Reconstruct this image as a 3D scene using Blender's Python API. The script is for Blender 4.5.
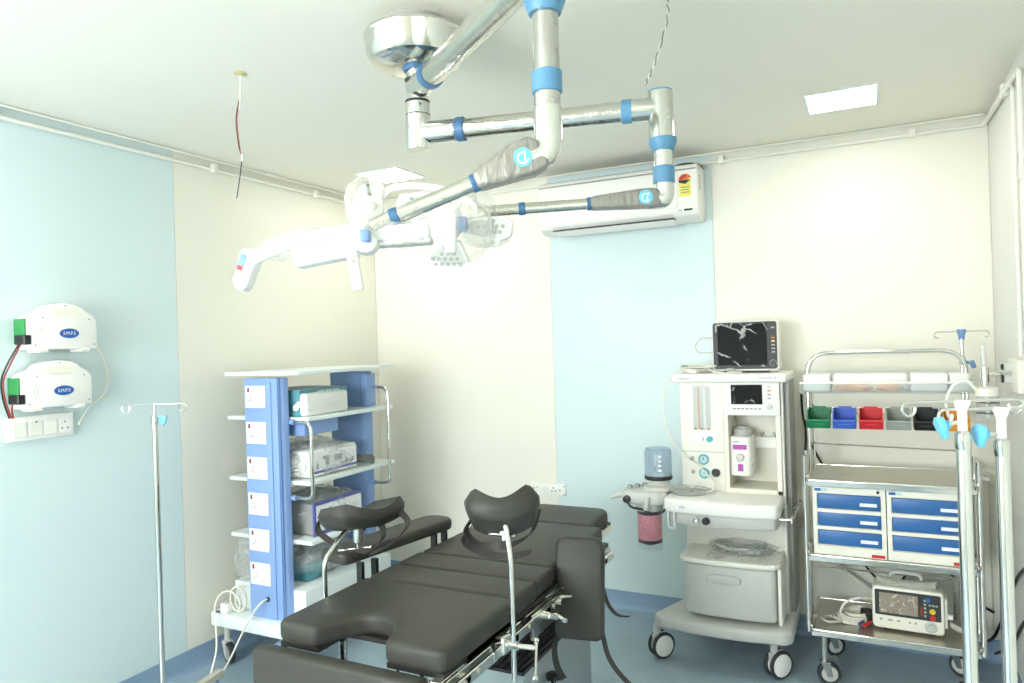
import bpy, bmesh, math, random
from mathutils import Vector, Matrix, Euler, noise
random.seed(7)
R = math.radians
for o in list(bpy.data.objects):
    bpy.data.objects.remove(o)
S = bpy.context.scene
COL = S.collection

# ---------------------------------------------------------------- camera
cam_d = bpy.data.cameras.new('camera')
cam = bpy.data.objects.new('camera', cam_d)
COL.objects.link(cam)
cam_d.sensor_width = 36.0
cam_d.lens = 715.19 * 36.0 / 1024.0
cam_d.clip_start = 0.05
_yaw, _pitch, _roll = R(26.681), R(0.1272), R(-1.7881)
_f = Vector((-math.sin(_yaw) * math.cos(_pitch), math.cos(_yaw) * math.cos(_pitch), math.sin(_pitch)))
_r = Vector((math.cos(_yaw), math.sin(_yaw), 0))
_u = _r.cross(_f)
_r2 = _r * math.cos(_roll) + _u * math.sin(_roll)
_u2 = -_r * math.sin(_roll) + _u * math.cos(_roll)
_m = Matrix((_r2, _u2, -_f)).transposed().to_4x4()
_m.translation = Vector((3.2049, -4.2009, 1.6458))
cam.matrix_world = _m
S.camera = cam

# ---------------------------------------------------------------- world, exposure, light levels
PANEL_E = 14.0        # ceiling panel diffusers
FILL_WINDOW_E = 13.0        # added window behind the camera, glowing as fill light
W = bpy.data.worlds.new('world'); S.world = W
W.use_nodes = True
W.node_tree.nodes['Background'].inputs[0].default_value = (0.95, 0.98, 1.0, 1)
W.node_tree.nodes['Background'].inputs[1].default_value = 0.6
S.view_settings.view_transform = 'Standard'
S.view_settings.look = 'None'
S.view_settings.exposure = 0.72
S.view_settings.gamma = 1.0
S.view_settings.use_curve_mapping = False

H = 2.7               # ceiling height
RX = 3.745            # right wall
FY = -6.2             # wall behind the camera

# ---------------------------------------------------------------- materials
def lin(c):
    return tuple((v / 12.92 if v <= 0.04045 else ((v + 0.055) / 1.055) ** 2.4) for v in (x / 255.0 for x in c)) + (1.0,)

MATS = {}
def mat(name, rgb, rough=0.5, metal=0.0, spec=0.5, coat=0.0, var=0.0, vscale=6.0, bump=0.0, bscale=60.0, stretch=None,
        alpha=1.0, trans=0.0, emit=None, estr=0.0, rough_var=0.0):
    m = bpy.data.materials.new(name); m.use_nodes = True
    nt = m.node_tree; b = nt.nodes['Principled BSDF']
    c = lin(rgb)
    b.inputs['Base Color'].default_value = c
    b.inputs['Roughness'].default_value = rough
    b.inputs['Metallic'].default_value = metal
    b.inputs['Specular IOR Level'].default_value = spec
    b.inputs['Coat Weight'].default_value = coat
    b.inputs['Coat Roughness'].default_value = 0.12
    b.inputs['Alpha'].default_value = alpha
    b.inputs['Transmission Weight'].default_value = trans
    if emit:
        b.inputs['Emission Color'].default_value = lin(emit)
        b.inputs['Emission Strength'].default_value = estr
    tc = None
    if var or bump or rough_var:
        tc = nt.nodes.new('ShaderNodeTexCoord')
        src = tc.outputs['Object']
        if stretch:
            mp = nt.nodes.new('ShaderNodeMapping'); mp.inputs['Scale'].default_value = stretch
            nt.links.new(src, mp.inputs['Vector']); src = mp.outputs['Vector']
    if var or rough_var:
        n = nt.nodes.new('ShaderNodeTexNoise'); n.inputs['Scale'].default_value = vscale
        n.inputs['Detail'].default_value = 5.0
        nt.links.new(src, n.inputs['Vector'])
        if var:
            ramp = nt.nodes.new('ShaderNodeMapRange')
            ramp.inputs['From Min'].default_value = 0.3; ramp.inputs['From Max'].default_value = 0.7
            ramp.inputs['To Min'].default_value = 1 - var; ramp.inputs['To Max'].default_value = 1 + var
            nt.links.new(n.outputs['Fac'], ramp.inputs['Value'])
            mul = nt.nodes.new('ShaderNodeVectorMath'); mul.operation = 'SCALE'
            mul.inputs[0].default_value = c[:3]
            nt.links.new(ramp.outputs['Result'], mul.inputs['Scale'])
            nt.links.new(mul.outputs['Vector'], b.inputs['Base Color'])
        if rough_var:
            rr = nt.nodes.new('ShaderNodeMapRange')
            rr.inputs['From Min'].default_value = 0.35; rr.inputs['From Max'].default_value = 0.65
            rr.inputs['To Min'].default_value = max(0.02, rough - rough_var); rr.inputs['To Max'].default_value = rough + rough_var
            nt.links.new(n.outputs['Fac'], rr.inputs['Value']); nt.links.new(rr.outputs['Result'], b.inputs['Roughness'])
    if bump:
        n2 = nt.nodes.new('ShaderNodeTexNoise'); n2.inputs['Scale'].default_value = bscale; n2.inputs['Detail'].default_value = 4.0
        nt.links.new(src, n2.inputs['Vector'])
        bp = nt.nodes.new('ShaderNodeBump'); bp.inputs['Strength'].default_value = bump; bp.inputs['Distance'].default_value = 0.01
        nt.links.new(n2.outputs['Fac'], bp.inputs['Height']); nt.links.new(bp.outputs['Normal'], b.inputs['Normal'])
    MATS[name] = m
    return m

def film_mat(name, rgb, clear=0.7, rough=0.12, crease_glint=0.0, scale=9.0, thin=0.09):
    """thin polythene: mostly see-through, glossy, with reflections painted whitish along the creases"""
    m = bpy.data.materials.new(name); m.use_nodes = True
    nt = m.node_tree; N = nt.nodes; L = nt.links
    b = N['Principled BSDF']; out = N['Material Output']
    b.inputs['Base Color'].default_value = lin(rgb); b.inputs['Roughness'].default_value = rough
    t = N.new('ShaderNodeBsdfTransparent'); mix = N.new('ShaderNodeMixShader')
    tc = N.new('ShaderNodeTexCoord')
    n = N.new('ShaderNodeTexNoise'); n.inputs['Scale'].default_value = scale; n.inputs['Detail'].default_value = 3.0
    L.new(tc.outputs['Object'], n.inputs['Vector'])
    v = N.new('ShaderNodeTexVoronoi'); v.feature = 'DISTANCE_TO_EDGE'; v.inputs['Scale'].default_value = scale
    vm = N.new('ShaderNodeVectorMath'); vm.operation = 'ADD'
    L.new(tc.outputs['Object'], vm.inputs[0]); 
    sc = N.new('ShaderNodeVectorMath'); sc.operation = 'SCALE'; sc.inputs['Scale'].default_value = 0.12
    L.new(n.outputs['Color'], sc.inputs[0]); L.new(sc.outputs['Vector'], vm.inputs[1])
    L.new(vm.outputs['Vector'], v.inputs['Vector'])
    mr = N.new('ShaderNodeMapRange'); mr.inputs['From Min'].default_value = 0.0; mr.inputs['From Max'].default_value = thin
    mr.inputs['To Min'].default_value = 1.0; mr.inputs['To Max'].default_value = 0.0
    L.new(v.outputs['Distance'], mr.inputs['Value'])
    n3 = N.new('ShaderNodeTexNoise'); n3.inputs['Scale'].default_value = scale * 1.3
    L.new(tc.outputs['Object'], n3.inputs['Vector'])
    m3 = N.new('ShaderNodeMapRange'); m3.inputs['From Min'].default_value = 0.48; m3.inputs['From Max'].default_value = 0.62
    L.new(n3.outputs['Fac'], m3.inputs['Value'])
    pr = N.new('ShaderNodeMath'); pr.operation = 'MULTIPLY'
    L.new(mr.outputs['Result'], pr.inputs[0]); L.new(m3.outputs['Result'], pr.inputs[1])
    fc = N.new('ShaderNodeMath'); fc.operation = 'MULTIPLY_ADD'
    fc.inputs[1].default_value = -crease_glint; fc.inputs[2].default_value = clear  # whitish diffuse ridges stand for reflections on the creased film
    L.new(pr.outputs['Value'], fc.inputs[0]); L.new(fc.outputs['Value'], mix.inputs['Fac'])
    tl = N.new('ShaderNodeBsdfTranslucent'); tl.inputs['Color'].default_value = lin(rgb)
    m4 = N.new('ShaderNodeMixShader'); m4.inputs['Fac'].default_value = 0.4
    L.new(b.outputs['BSDF'], m4.inputs[1]); L.new(tl.outputs['BSDF'], m4.inputs[2])
    L.new(m4.outputs['Shader'], mix.inputs[1]); L.new(t.outputs['BSDF'], mix.inputs[2])
    bp = N.new('ShaderNodeBump'); bp.inputs['Strength'].default_value = 0.7; bp.inputs['Distance'].default_value = 0.02
    L.new(n.outputs['Fac'], bp.inputs['Height']); L.new(bp.outputs['Normal'], b.inputs['Normal'])
    L.new(mix.outputs['Shader'], out.inputs['Surface'])
    MATS[name] = m
    return m

def glass_mat(name, rgb, clear=0.8, rough=0.04):
    m = bpy.data.materials.new(name); m.use_nodes = True
    nt = m.node_tree; N = nt.nodes; L = nt.links
    b = N['Principled BSDF']; b.inputs['Base Color'].default_value = lin(rgb); b.inputs['Roughness'].default_value = rough
    t = N.new('ShaderNodeBsdfTransparent'); t.inputs['Color'].default_value = lin(rgb)
    mix = N.new('ShaderNodeMixShader'); fr = N.new('ShaderNodeLayerWeight'); fr.inputs['Blend'].default_value = 0.25
    mr = N.new('ShaderNodeMapRange'); mr.inputs['To Min'].default_value = clear; mr.inputs['To Max'].default_value = clear * 0.62
    L.new(fr.outputs['Facing'], mr.inputs['Value']); L.new(mr.outputs['Result'], mix.inputs['Fac'])
    L.new(b.outputs['BSDF'], mix.inputs[1]); L.new(t.outputs['BSDF'], mix.inputs[2])
    L.new(mix.outputs['Shader'], N['Material Output'].inputs['Surface'])
    MATS[name] = m
    return m

mat('wall_cream', (236, 234, 220), 0.42, spec=0.4, var=0.012, vscale=1.2)
mat('wall_blue', (213, 229, 229), 0.4, spec=0.4, var=0.012, vscale=1.2)
mat('wall_plain', (228, 228, 220), 0.5, var=0.01)
mat('ceiling', (243, 240, 226), 0.6, var=0.012, vscale=2.0)
mat('floor', (158, 178, 191), 0.32, spec=0.5, var=0.06, vscale=9.0)
mat('skirting', (140, 165, 190), 0.4, var=0.03, vscale=6.0)
mat('skirting_dark', (92, 122, 140), 0.4, var=0.03)
mat('chrome', (222, 222, 216), 0.14, 1.0, rough_var=0.05, vscale=14)
mat('steel', (200, 200, 194), 0.24, 1.0, rough_var=0.08, vscale=10)
mat('wrapped_chrome', (214, 212, 202), 0.2, 1.0, bump=0.35, bscale=26, stretch=(1, 1, 1))
mat('crinkle_film', (150, 147, 137), 0.36, 0.2, bump=0.7, bscale=30, stretch=(2.2, 2.2, 0.5))
mat('white_metal', (232, 240, 238), 0.4)
mat('white_plastic', (244, 243, 236), 0.4)
mat('cream_plastic', (240, 238, 226), 0.42)
mat('warm_plastic', (238, 235, 220), 0.45)
mat('grey_plastic', (200, 201, 194), 0.42)
mat('grey_trim', (150, 152, 146), 0.4)
mat('mid_grey', (166, 168, 160), 0.45)
mat('dark_grey', (60, 63, 63), 0.4, spec=0.25)
mat('rose_beige', (204, 194, 140), 0.5)
mat('wire_red', (168, 66, 56), 0.5)
mat('black_plastic', (26, 27, 28), 0.4)
mat('rubber', (52, 52, 54), 0.6)
mat('leather', (60, 60, 54), 0.5, spec=0.35, var=0.05, vscale=5, bump=0.12, bscale=18)
mat('leather_piping', (40, 39, 36), 0.5)
mat('strap', (46, 44, 40), 0.6)
mat('blue_paint', (138, 168, 216), 0.42)
mat('blue_dark', (110, 140, 194), 0.45)
mat('blue_tape', (92, 144, 178), 0.42, bump=0.2, bscale=40)
mat('blue_tape_deep', (66, 108, 146), 0.42, bump=0.2, bscale=40)
mat('cyan_plastic', (110, 200, 240), 0.35)
mat('slate_blue', (116, 150, 196), 0.4)
mat('drawer_blue', (44, 102, 164), 0.4, var=0.03, vscale=4)
mat('bin_green', (8, 118, 74), 0.45)
mat('bin_blue', (58, 96, 196), 0.45)
mat('bin_red', (206, 34, 42), 0.45)
mat('bin_grey', (150, 154, 146), 0.45)
mat('bin_black', (20, 20, 22), 0.45)
mat('bin_orange', (222, 150, 30), 0.45)
mat('satin_steel', (186, 196, 200), 0.42, 0.6)
mat('steel_tray', (196, 191, 178), 0.3, 0.85)
mat('screen', (22, 25, 26), 0.3, spec=0.03)
mat('screen_brown', (120, 106, 92), 0.3)
mat('led_off', (196, 198, 190), 0.3)
mat('petal_grey', (214, 217, 210), 0.4)
mat('lamp_white', (246, 246, 242), 0.4)
mat('teal_box', (84, 150, 160), 0.5, var=0.12, vscale=14)
mat('pale_print', (190, 214, 218), 0.5)
mat('pack_white', (236, 238, 232), 0.4, bump=0.5, bscale=14)
mat('grey_device', (150, 152, 148), 0.4)
mat('panel_white', (244, 244, 244), 0.4)
mat('indigo', (92, 100, 170), 0.4)
mat('purple', (178, 70, 170), 0.4)
mat('teal', (70, 176, 180), 0.4)
mat('red', (196, 40, 34), 0.4)
mat('yellow', (224, 206, 50), 0.4)
mat('green_board', (46, 140, 70), 0.45)
mat('logo_blue', (40, 96, 170), 0.4)
mat('label_yellow', (236, 228, 110), 0.5)
mat('label_orange', (232, 120, 60), 0.5)
mat('print_grey', (120, 122, 116), 0.6)
mat('pink_granules', (248, 158, 172), 0.7, var=0.16, vscale=70, bump=0.6, bscale=110)
mat('peach_cloth', (226, 190, 166), 0.6, var=0.1, vscale=16)
mat('cable_white', (232, 230, 216), 0.45)
mat('cable_grey', (186, 186, 172), 0.45)
mat('beige_leg', (204, 198, 178), 0.4)
mat('panel_glow', (255, 252, 242), 0.5, emit=(255, 252, 246), estr=PANEL_E)
mat('fill_pane_glow', (250, 252, 255), 0.5, emit=(244, 250, 255), estr=FILL_WINDOW_E)  # glow of the added fill window
film_mat('film', (240, 240, 232), clear=0.72, crease_glint=0.35, scale=9, rough=0.2)
film_mat('film_fine', (250, 250, 246), clear=0.6, crease_glint=0.5, scale=26)
film_mat('screen_film', (240, 240, 232), clear=0.99, crease_glint=0.85, scale=9, rough=0.25, thin=0.05)
film_mat('screen_film_b', (250, 240, 222), clear=0.65, crease_glint=0.6, scale=22, rough=0.25)
film_mat('bag_clear', (236, 240, 238), clear=0.72, crease_glint=0.2, scale=12, thin=0.2)
glass_mat('clear_plastic', (248, 250, 250), 0.95)
glass_mat('smoke_plastic', (206, 218, 228), 0.75)

# ---------------------------------------------------------------- mesh builder
class MB:
    def __init__(self): self.bm = bmesh.new()
    def _add(self, t, M=None):
        if M is not None: bmesh.ops.transform(t, matrix=M, verts=t.verts)
        me = bpy.data.meshes.new('t'); t.to_mesh(me); t.free()
        self.bm.from_mesh(me); bpy.data.meshes.remove(me)
        return self
    def box(self, x0, x1, y0, y1, z0, z1, bevel=0.0, seg=2, M=None):
        t = bmesh.new(); bmesh.ops.create_cube(t, size=1.0)
        bmesh.ops.transform(t, matrix=Matrix.Translation(((x0 + x1) / 2, (y0 + y1) / 2, (z0 + z1) / 2)) @ Matrix.Diagonal((abs(x1 - x0), abs(y1 - y0), abs(z1 - z0), 1)), verts=t.verts)
        if bevel: bmesh.ops.bevel(t, geom=list(t.edges), offset=bevel, segments=seg, profile=0.5, affect='EDGES')
        return self._add(t, M)
    def tube(self, pts, r, n=10, caps=True):
        pts = [Vector(p) for p in pts]
        rs = r if isinstance(r, (list, tuple)) else [r] * len(pts)
        t = bmesh.new(); rings = []; up = None
        for i, p in enumerate(pts):
            d = (pts[min(i + 1, len(pts) - 1)] - pts[max(i - 1, 0)])
            if d.length < 1e-9: d = Vector((0, 0, 1))
            d.normalize()
            if up is None:
                up = d.orthogonal().normalized()
            else:
                up = up - d * up.dot(d)
                up = up.normalized() if up.length > 1e-6 else d.orthogonal().normalized()
            s = d.cross(up)
            rings.append([t.verts.new(p + (up * math.cos(2 * math.pi * k / n) + s * math.sin(2 * math.pi * k / n)) * rs[i]) for k in range(n)])
        for a, b in zip(rings, rings[1:]):
            for k in range(n):
                t.faces.new((a[k], a[(k + 1) % n], b[(k + 1) % n], b[k]))
        if caps:
            t.faces.new(list(reversed(rings[0]))); t.faces.new(rings[-1])
        bmesh.ops.recalc_face_normals(t, faces=t.faces)
        return self._add(t)
    def cyl(self, a, b, r, n=16, r2=None):
        return self.tube([a, b], [r, r if r2 is None else r2], n)
    def lathe(self, prof, base=(0, 0, 0), axis=(0, 0, 1), n=24):
        t = bmesh.new(); rings = []
        for (r, z) in prof:
            if r < 1e-6: rings.append([t.verts.new((0, 0, z))])
            else: rings.append([t.verts.new((r * math.cos(2 * math.pi * k / n), r * math.sin(2 * math.pi * k / n), z)) for k in range(n)])
        for a, b in zip(rings, rings[1:]):
            for k in range(n):
                k2 = (k + 1) % n
                if len(a) == 1 and len(b) == 1: continue
                if len(a) == 1: t.faces.new((a[0], b[k], b[k2]))
                elif len(b) == 1: t.faces.new((a[k], a[k2], b[0]))
                else: t.faces.new((a[k], a[k2], b[k2], b[k]))
        for rg, rev in ((rings[0], True), (rings[-1], False)):
            if len(rg) > 2: t.faces.new(list(reversed(rg)) if rev else rg)
        bmesh.ops.recalc_face_normals(t, faces=t.faces)
        q = Vector((0, 0, 1)).rotation_difference(Vector(axis))
        return self._add(t, Matrix.Translation(base) @ q.to_matrix().to_4x4())
    def prism(self, poly, z0, z1, M=None, bevel=0.0, seg=2):
        """polygon in XY extruded from z0 to z1, then moved by M"""
        t = bmesh.new()
        vs = [t.verts.new((x, y, z0)) for x, y in poly]
        f = t.faces.new(vs)
        ex = bmesh.ops.extrude_face_region(t, geom=[f])
        bmesh.ops.translate(t, vec=(0, 0, z1 - z0), verts=[v for v in ex['geom'] if isinstance(v, bmesh.types.BMVert)])
        bmesh.ops.recalc_face_normals(t, faces=t.faces)
        if bevel:
            eds = [e for e in t.edges if len(e.link_faces) == 2 and e.calc_face_angle(0) > 0.5]
            bmesh.ops.bevel(t, geom=eds, offset=bevel, segments=seg, profile=0.5, affect='EDGES')
        return self._add(t, M)
    def grid(self, fn, nu, nv, thick=0.0, wrap=False):
        t = bmesh.new()
        P = [[Vector(fn(i / nu, j / nv)) for j in range(nv + 1)] for i in range(nu + 1)]
        V = [[t.verts.new(p) for p in row] for row in P]
        for i in range(nu):
            for j in range(nv):
                t.faces.new((V[i][j], V[i + 1][j], V[i + 1][j + 1], V[i][j + 1]))
        bmesh.ops.recalc_face_normals(t, faces=t.faces)
        if thick:
            bmesh.ops.solidify(t, geom=list(t.faces), thickness=thick)
        return self._add(t)
    def blob(self, c, s, amp=0.2, freq=3.0, seed=0.0, sub=4, flat=None, M=None):
        t = bmesh.new(); bmesh.ops.create_icosphere(t, subdivisions=sub, radius=1.0)
        for v in t.verts:
            p = v.co.copy(); k = 1 + amp * noise.noise(p * freq + Vector((seed, seed * 1.7, 0))) + amp * 0.5 * noise.noise(p * freq * 2.6 + Vector((seed, 0, seed)))
            p *= k
            v.co = Vector((p.x * s[0], p.y * s[1], p.z * s[2]))
            if flat is not None and v.co.z < flat: v.co.z = flat
        return self._add(t, Matrix.Translation(c) @ (M if M else Matrix.Identity(4)))
    def build(self, name, m, parent=None, loc=None, smooth=32, rot=None, label=None):
        me = bpy.data.meshes.new(name); self.bm.to_mesh(me); self.bm.free()
        me.materials.append(MATS[m])
        if smooth:
            me.polygons.foreach_set('use_smooth', [True] * len(me.polygons))
            me.set_sharp_from_angle(angle=R(smooth))
        o = bpy.data.objects.new(name, me); COL.objects.link(o)
        if parent is not None:
            o.parent = parent
            if loc is not None: o.location = loc
            elif parent.name in ROOTS: o.location = -ROOTS[parent.name]      # parts are drawn in room coordinates
        elif loc is not None: o.location = loc
        if rot is not None: o.rotation_euler = rot
        if label: o['label'] = label
        if name in JOINED: o['kind'] = 'stuff'
        return o

ROOTS = {}
JOINED = {'socket_holes', 'screws', 'joint_seam', 'led_lens', 'vent_ribs', 'soft_keys', 'controls', 'printed_keys', 'print_lines', 'intake_grille', 'dome_scale', 'bottle_marks', 'tube_seats', 'sensor_dots', 'print_block'}
def thing(name, label, cat, loc=(0, 0, 0), group=None, local=False, rot=None):
    o = bpy.data.objects.new(name, None); COL.objects.link(o)
    o.empty_display_size = 0.05
    o.location = loc
    if rot: o.rotation_euler = rot
    o['label'] = label; o['category'] = cat
    if group: o['group'] = group
    if not local: ROOTS[o.name] = Vector(loc)
    return o
def tag(o, label, cat, group=None):
    o['label'] = label; o['category'] = cat
    if group: o['group'] = group
    return o
def struct(o):
    o['kind'] = 'structure'; return o
def copy_thing(root, loc, label, rot=None):
    r = root.copy(); COL.objects.link(r); r.location = loc; r['label'] = label
    if rot: r.rotation_euler = rot
    for ch in list(root.children):
        c = ch.copy(); COL.objects.link(c); c.parent = r
        for g in list(ch.children):
            d = g.copy(); COL.objects.link(d); d.parent = c
    return r

def arc(c, r, a0, a1, n, u=(1, 0, 0), v=(0, 0, 1)):
    c, u, v = Vector(c), Vector(u), Vector(v)
    return [c + u * (r * math.cos(R(a0 + (a1 - a0) * k / n))) + v * (r * math.sin(R(a0 + (a1 - a0) * k / n))) for k in range(n + 1)]

def smooth_path(pts, k=6):
    """Catmull-Rom through points"""
    P = [Vector(p) for p in pts]; out = []
    for i in range(len(P) - 1):
        a, b, c, d = P[max(i - 1, 0)], P[i], P[i + 1], P[min(i + 2, len(P) - 1)]
        for j in range(k):
            t = j / k
            out.append(0.5 * ((2 * b) + (c - a) * t + (2 * a - 5 * b + 4 * c - d) * t * t + (3 * b - a - 3 * c + d) * t ** 3))
    out.append(P[-1]); return out

def fillet(pts, r, k=5):
    """round the inner corners of a polyline"""
    P = [Vector(p) for p in pts]; out = [P[0]]
    for i in range(1, len(P) - 1):
        a, b, c = P[i - 1], P[i], P[i + 1]
        d1, d2 = (a - b).normalized(), (c - b).normalized()
        q = min(r, (a - b).length * 0.49, (c - b).length * 0.49)
        s, e = b + d1 * q, b + d2 * q
        for j in range(k + 1):
            t = j / k
            out.append(s * (1 - t) ** 2 + b * 2 * t * (1 - t) + e * t * t)
    out.append(P[-1]); return out

def ribbon(mb, pts, wdir, w, th=0.003, k=6):
    path = smooth_path(pts, k); wd = [Vector(x) for x in (wdir if isinstance(wdir[0], (tuple, list)) else [wdir])]
    n = len(path) - 1
    def fn(u, v):
        i = u * n; p = path[min(int(round(i)), n)]
        a = u * (len(wd) - 1); j = min(int(a), len(wd) - 1); j2 = min(j + 1, len(wd) - 1)
        d = wd[j].lerp(wd[j2], a - j)
        return p + d * ((v - 0.5) * w)
    return mb.grid(fn, n, 1, thick=th)

_fonts = {}
def text(name, body, size, M, m, parent, depth=0.0006, align='CENTER'):
    """flat lettering: text lies in local XY of M"""
    cu = bpy.data.curves.new('txt', 'FONT'); cu.body = body; cu.size = size; cu.extrude = depth
    cu.align_x = align; cu.align_y = 'CENTER'; cu.resolution_u = 3
    o = bpy.data.objects.new('txt', cu); COL.objects.link(o)
    bpy.context.view_layer.update()
    me = bpy.data.meshes.new_from_object(o.evaluated_get(bpy.context.evaluated_depsgraph_get()))
    bpy.data.objects.remove(o)
    me.transform(M); me.materials.clear(); me.materials.append(MATS[m])
    ob = bpy.data.objects.new(name, me); COL.objects.link(ob); ob.parent = parent
    if parent.name in ROOTS: ob.location = -ROOTS[parent.name]
    return ob
FACE_Y = lambda x, y, z: Matrix.Translation((x, y, z)) @ Matrix.Rotation(R(90), 4, 'X')                                  # read from -y
FACE_X = lambda x, y, z: Matrix.Translation((x, y, z)) @ Matrix.Rotation(R(90), 4, 'Z') @ Matrix.Rotation(R(90), 4, 'X')   # read from +x
# ================================================================ the room
def slab(name, x0, x1, y0, y1, z0, z1, m):
    return struct(MB().box(x0, x1, y0, y1, z0, z1).build(name, m))
slab('floor', -0.12, RX + 0.12, FY - 0.12, 0.12, -0.1, 0, 'floor')
slab('ceiling', -0.12, RX + 0.12, FY - 0.12, 0.12, H, H + 0.1, 'ceiling')
wl = slab('wall_left', -0.12, -0.004, FY, 0, 0, H, 'wall_plain')
wb = slab('wall_back', -0.12, RX + 0.12, 0.004, 0.12, 0, H, 'wall_plain')
wf = slab('wall_front', -0.12, RX + 0.12, FY - 0.12, FY, 0, H, 'wall_cream')
# coloured wall sheets, each its own board with a fine joint
G = 0.0012
for (y0, y1, m) in ((FY, -3.9, 'wall_cream'), (-3.9, -1.67, 'wall_blue'), (-1.67, 0, 'wall_cream')):
    MB().box(-0.004, 0, y0 + G, y1 - G, 0, H, 0.0006, 1).build('wall_panel', m, wl, loc=(0, 0, 0))
for (x0, x1, m) in ((0, 1.387, 'wall_cream'), (1.387, 2.41, 'wall_blue'), (2.41, RX, 'wall_cream')):
    MB().box(x0 + G, x1 - G, 0, 0.004, 0, H, 0.0006, 1).build('wall_panel', m, wb, loc=(0, 0, 0))
slab('wall_right', RX, RX + 0.12, FY, 0, 0, H, 'wall_plain')
# glowing window added out of view behind the camera to brighten the room
wx0, wx1, wz0, wz1 = 0.3, 2.3, 0.9, 2.3
b = MB()
for x in (wx0, (wx0 + wx1) / 2 - 0.02, wx1 - 0.04): b.box(x, x + 0.04, FY, FY + 0.03, wz0, wz1)
for z in (wz0, wz1 - 0.04): b.box(wx0, wx1, FY, FY + 0.03, z, z + 0.04)
win = struct(b.build('fill_window_1', 'white_metal'))
for x0, x1 in ((wx0 + 0.04, (wx0 + wx1) / 2 - 0.02), ((wx0 + wx1) / 2 + 0.02, wx1 - 0.04)):
    MB().box(x0, x1, FY + 0.005, FY + 0.015, wz0 + 0.04, wz1 - 0.04).build('pane', 'fill_pane_glow', win, loc=(0, 0, 0))
# coved vinyl skirting
def skirt(name, M, length, m):
    prof = [(0, 0), (0.03, 0), (0.0155, 0.006), (0.008, 0.016), (0.005, 0.03), (0.005, 0.108), (0.002, 0.11), (0, 0.11)]
    struct(MB().prism(prof, 0, length, M).build(name, m))
rotX = Matrix.Rotation(R(90), 4, 'X')
skirt('baseboard_left', Matrix.Translation((0, 0, 0)) @ rotX, -FY, 'skirting')
skirt('baseboard_back', Matrix.Rotation(R(-90), 4, 'Z') @ rotX @ Matrix.Translation((0, 0, -RX)), RX, 'skirting')
skirt('baseboard_right', Matrix.Translation((RX, FY, 0)) @ Matrix.Rotation(R(180), 4, 'Z') @ rotX, -FY, 'skirting')

# recessed square ceiling lights: two in view, the rest of the grid behind the camera
CL = 0.14
def panel(x, y, label):
    t = thing('ceiling_light', label, 'ceiling light', (x, y, H), 'square ceiling panels')
    b = MB(); e = CL + 0.012
    for (a0, a1, c0, c1) in ((-e, e, -e, -CL), (-e, e, CL, e), (-e, -CL, -CL, CL), (CL, e, -CL, CL)):
        b.box(x + a0, x + a1, y + c0, y + c1, H - 0.006, H, 0.001, 1)
    b.build('frame', 'white_metal', t)
    MB().box(x - CL, x + CL, y - CL, y + CL, H - 0.004, H).build('diffuser', 'panel_glow', t)
    return t
panel(3.115, -0.635, 'square white ceiling light panel above the back right corner')
panel(0.60, -0.60, 'square white ceiling light panel above the plastic-covered lamp heads')
for x in (0.6, 3.115):
    for y in ((-3.2, -5.2) if x < 1 else (-5.2,)):
        panel(x, y, 'square white ceiling light panel %s the camera, %s' % ('level with' if y > -4 else 'behind', 'near the left wall' if x < 1 else 'near the right wall'))

# painted pipes along the ceiling line
def clip(t, p, ax):
    x, y, z = p
    b = MB()
    if ax == 'y': b.box(x - 0.014, x + 0.016, y - 0.016, y + 0.016, z - 0.016, z + 0.03, 0.003, 1)
    else: b.box(x - 0.016, x + 0.016, y - 0.016, y + 0.014, z - 0.016, z + 0.03, 0.003, 1)
    b.build('clip', 'cream_plastic', t)
t = thing('gas_pipe', 'thicker white painted pipe clipped just under the ceiling line, dropping at the right', 'pipe', (0.014, -2.0, 2.645))
pts = fillet([(0.014, FY + 0.3, 2.645), (0.014, -0.014, 2.645), (RX - 0.016, -0.014, 2.645), (RX - 0.016, -0.93, 2.62), (RX - 0.016, -0.93, 1.5)], 0.03)
MB().tube(pts, 0.0095, 10).build('pipe_run', 'cream_plastic', t)
for y in (-2.55, -1.42, -0.62): clip(t, (0.014, y, 2.645), 'y')
for x in (0.75, 2.47, 3.42): clip(t, (x, -0.014, 2.645), 'x')
MB().box(RX - 0.03, RX, -0.62, -0.58, 2.61, 2.66, 0.003, 1).build('clip', 'cream_plastic', t)
MB().box(RX - 0.03, RX, -0.95, -0.91, 2.2, 2.22, 0.003, 1).build('clip', 'cream_plastic', t)
t = thing('gas_pipe', 'thin white pipe running against the ceiling above the thicker pipe', 'pipe', (0.008, -2.0, 2.69))
MB().tube(fillet([(0.03, FY + 0.3, 2.692), (0.03, -0.03, 2.692), (RX - 0.02, -0.03, 2.692)], 0.03), 0.0055, 8).build('pipe_run', 'cream_plastic', t)
MB().tube([(0.03, -1.0, 2.692), (0.03, -1.06, 2.692)], 0.009, 8).build('coupling', 'cream_plastic', t)
t = thing('gas_pipe', 'thin white drop pipe on the right wall left of the thicker one', 'pipe', (RX - 0.012, -0.76, 2.0))
MB().tube(fillet([(RX - 0.012, -0.70, 2.625), (RX - 0.012, -0.76, 2.60), (RX - 0.012, -0.76, 1.53)], 0.03), 0.007, 8).build('pipe_run', 'cream_plastic', t)
MB().cyl((RX - 0.012, -0.76, 2.3), (RX - 0.012, -0.76, 2.33), 0.011, 8).build('coupling', 'cream_plastic', t)

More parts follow.
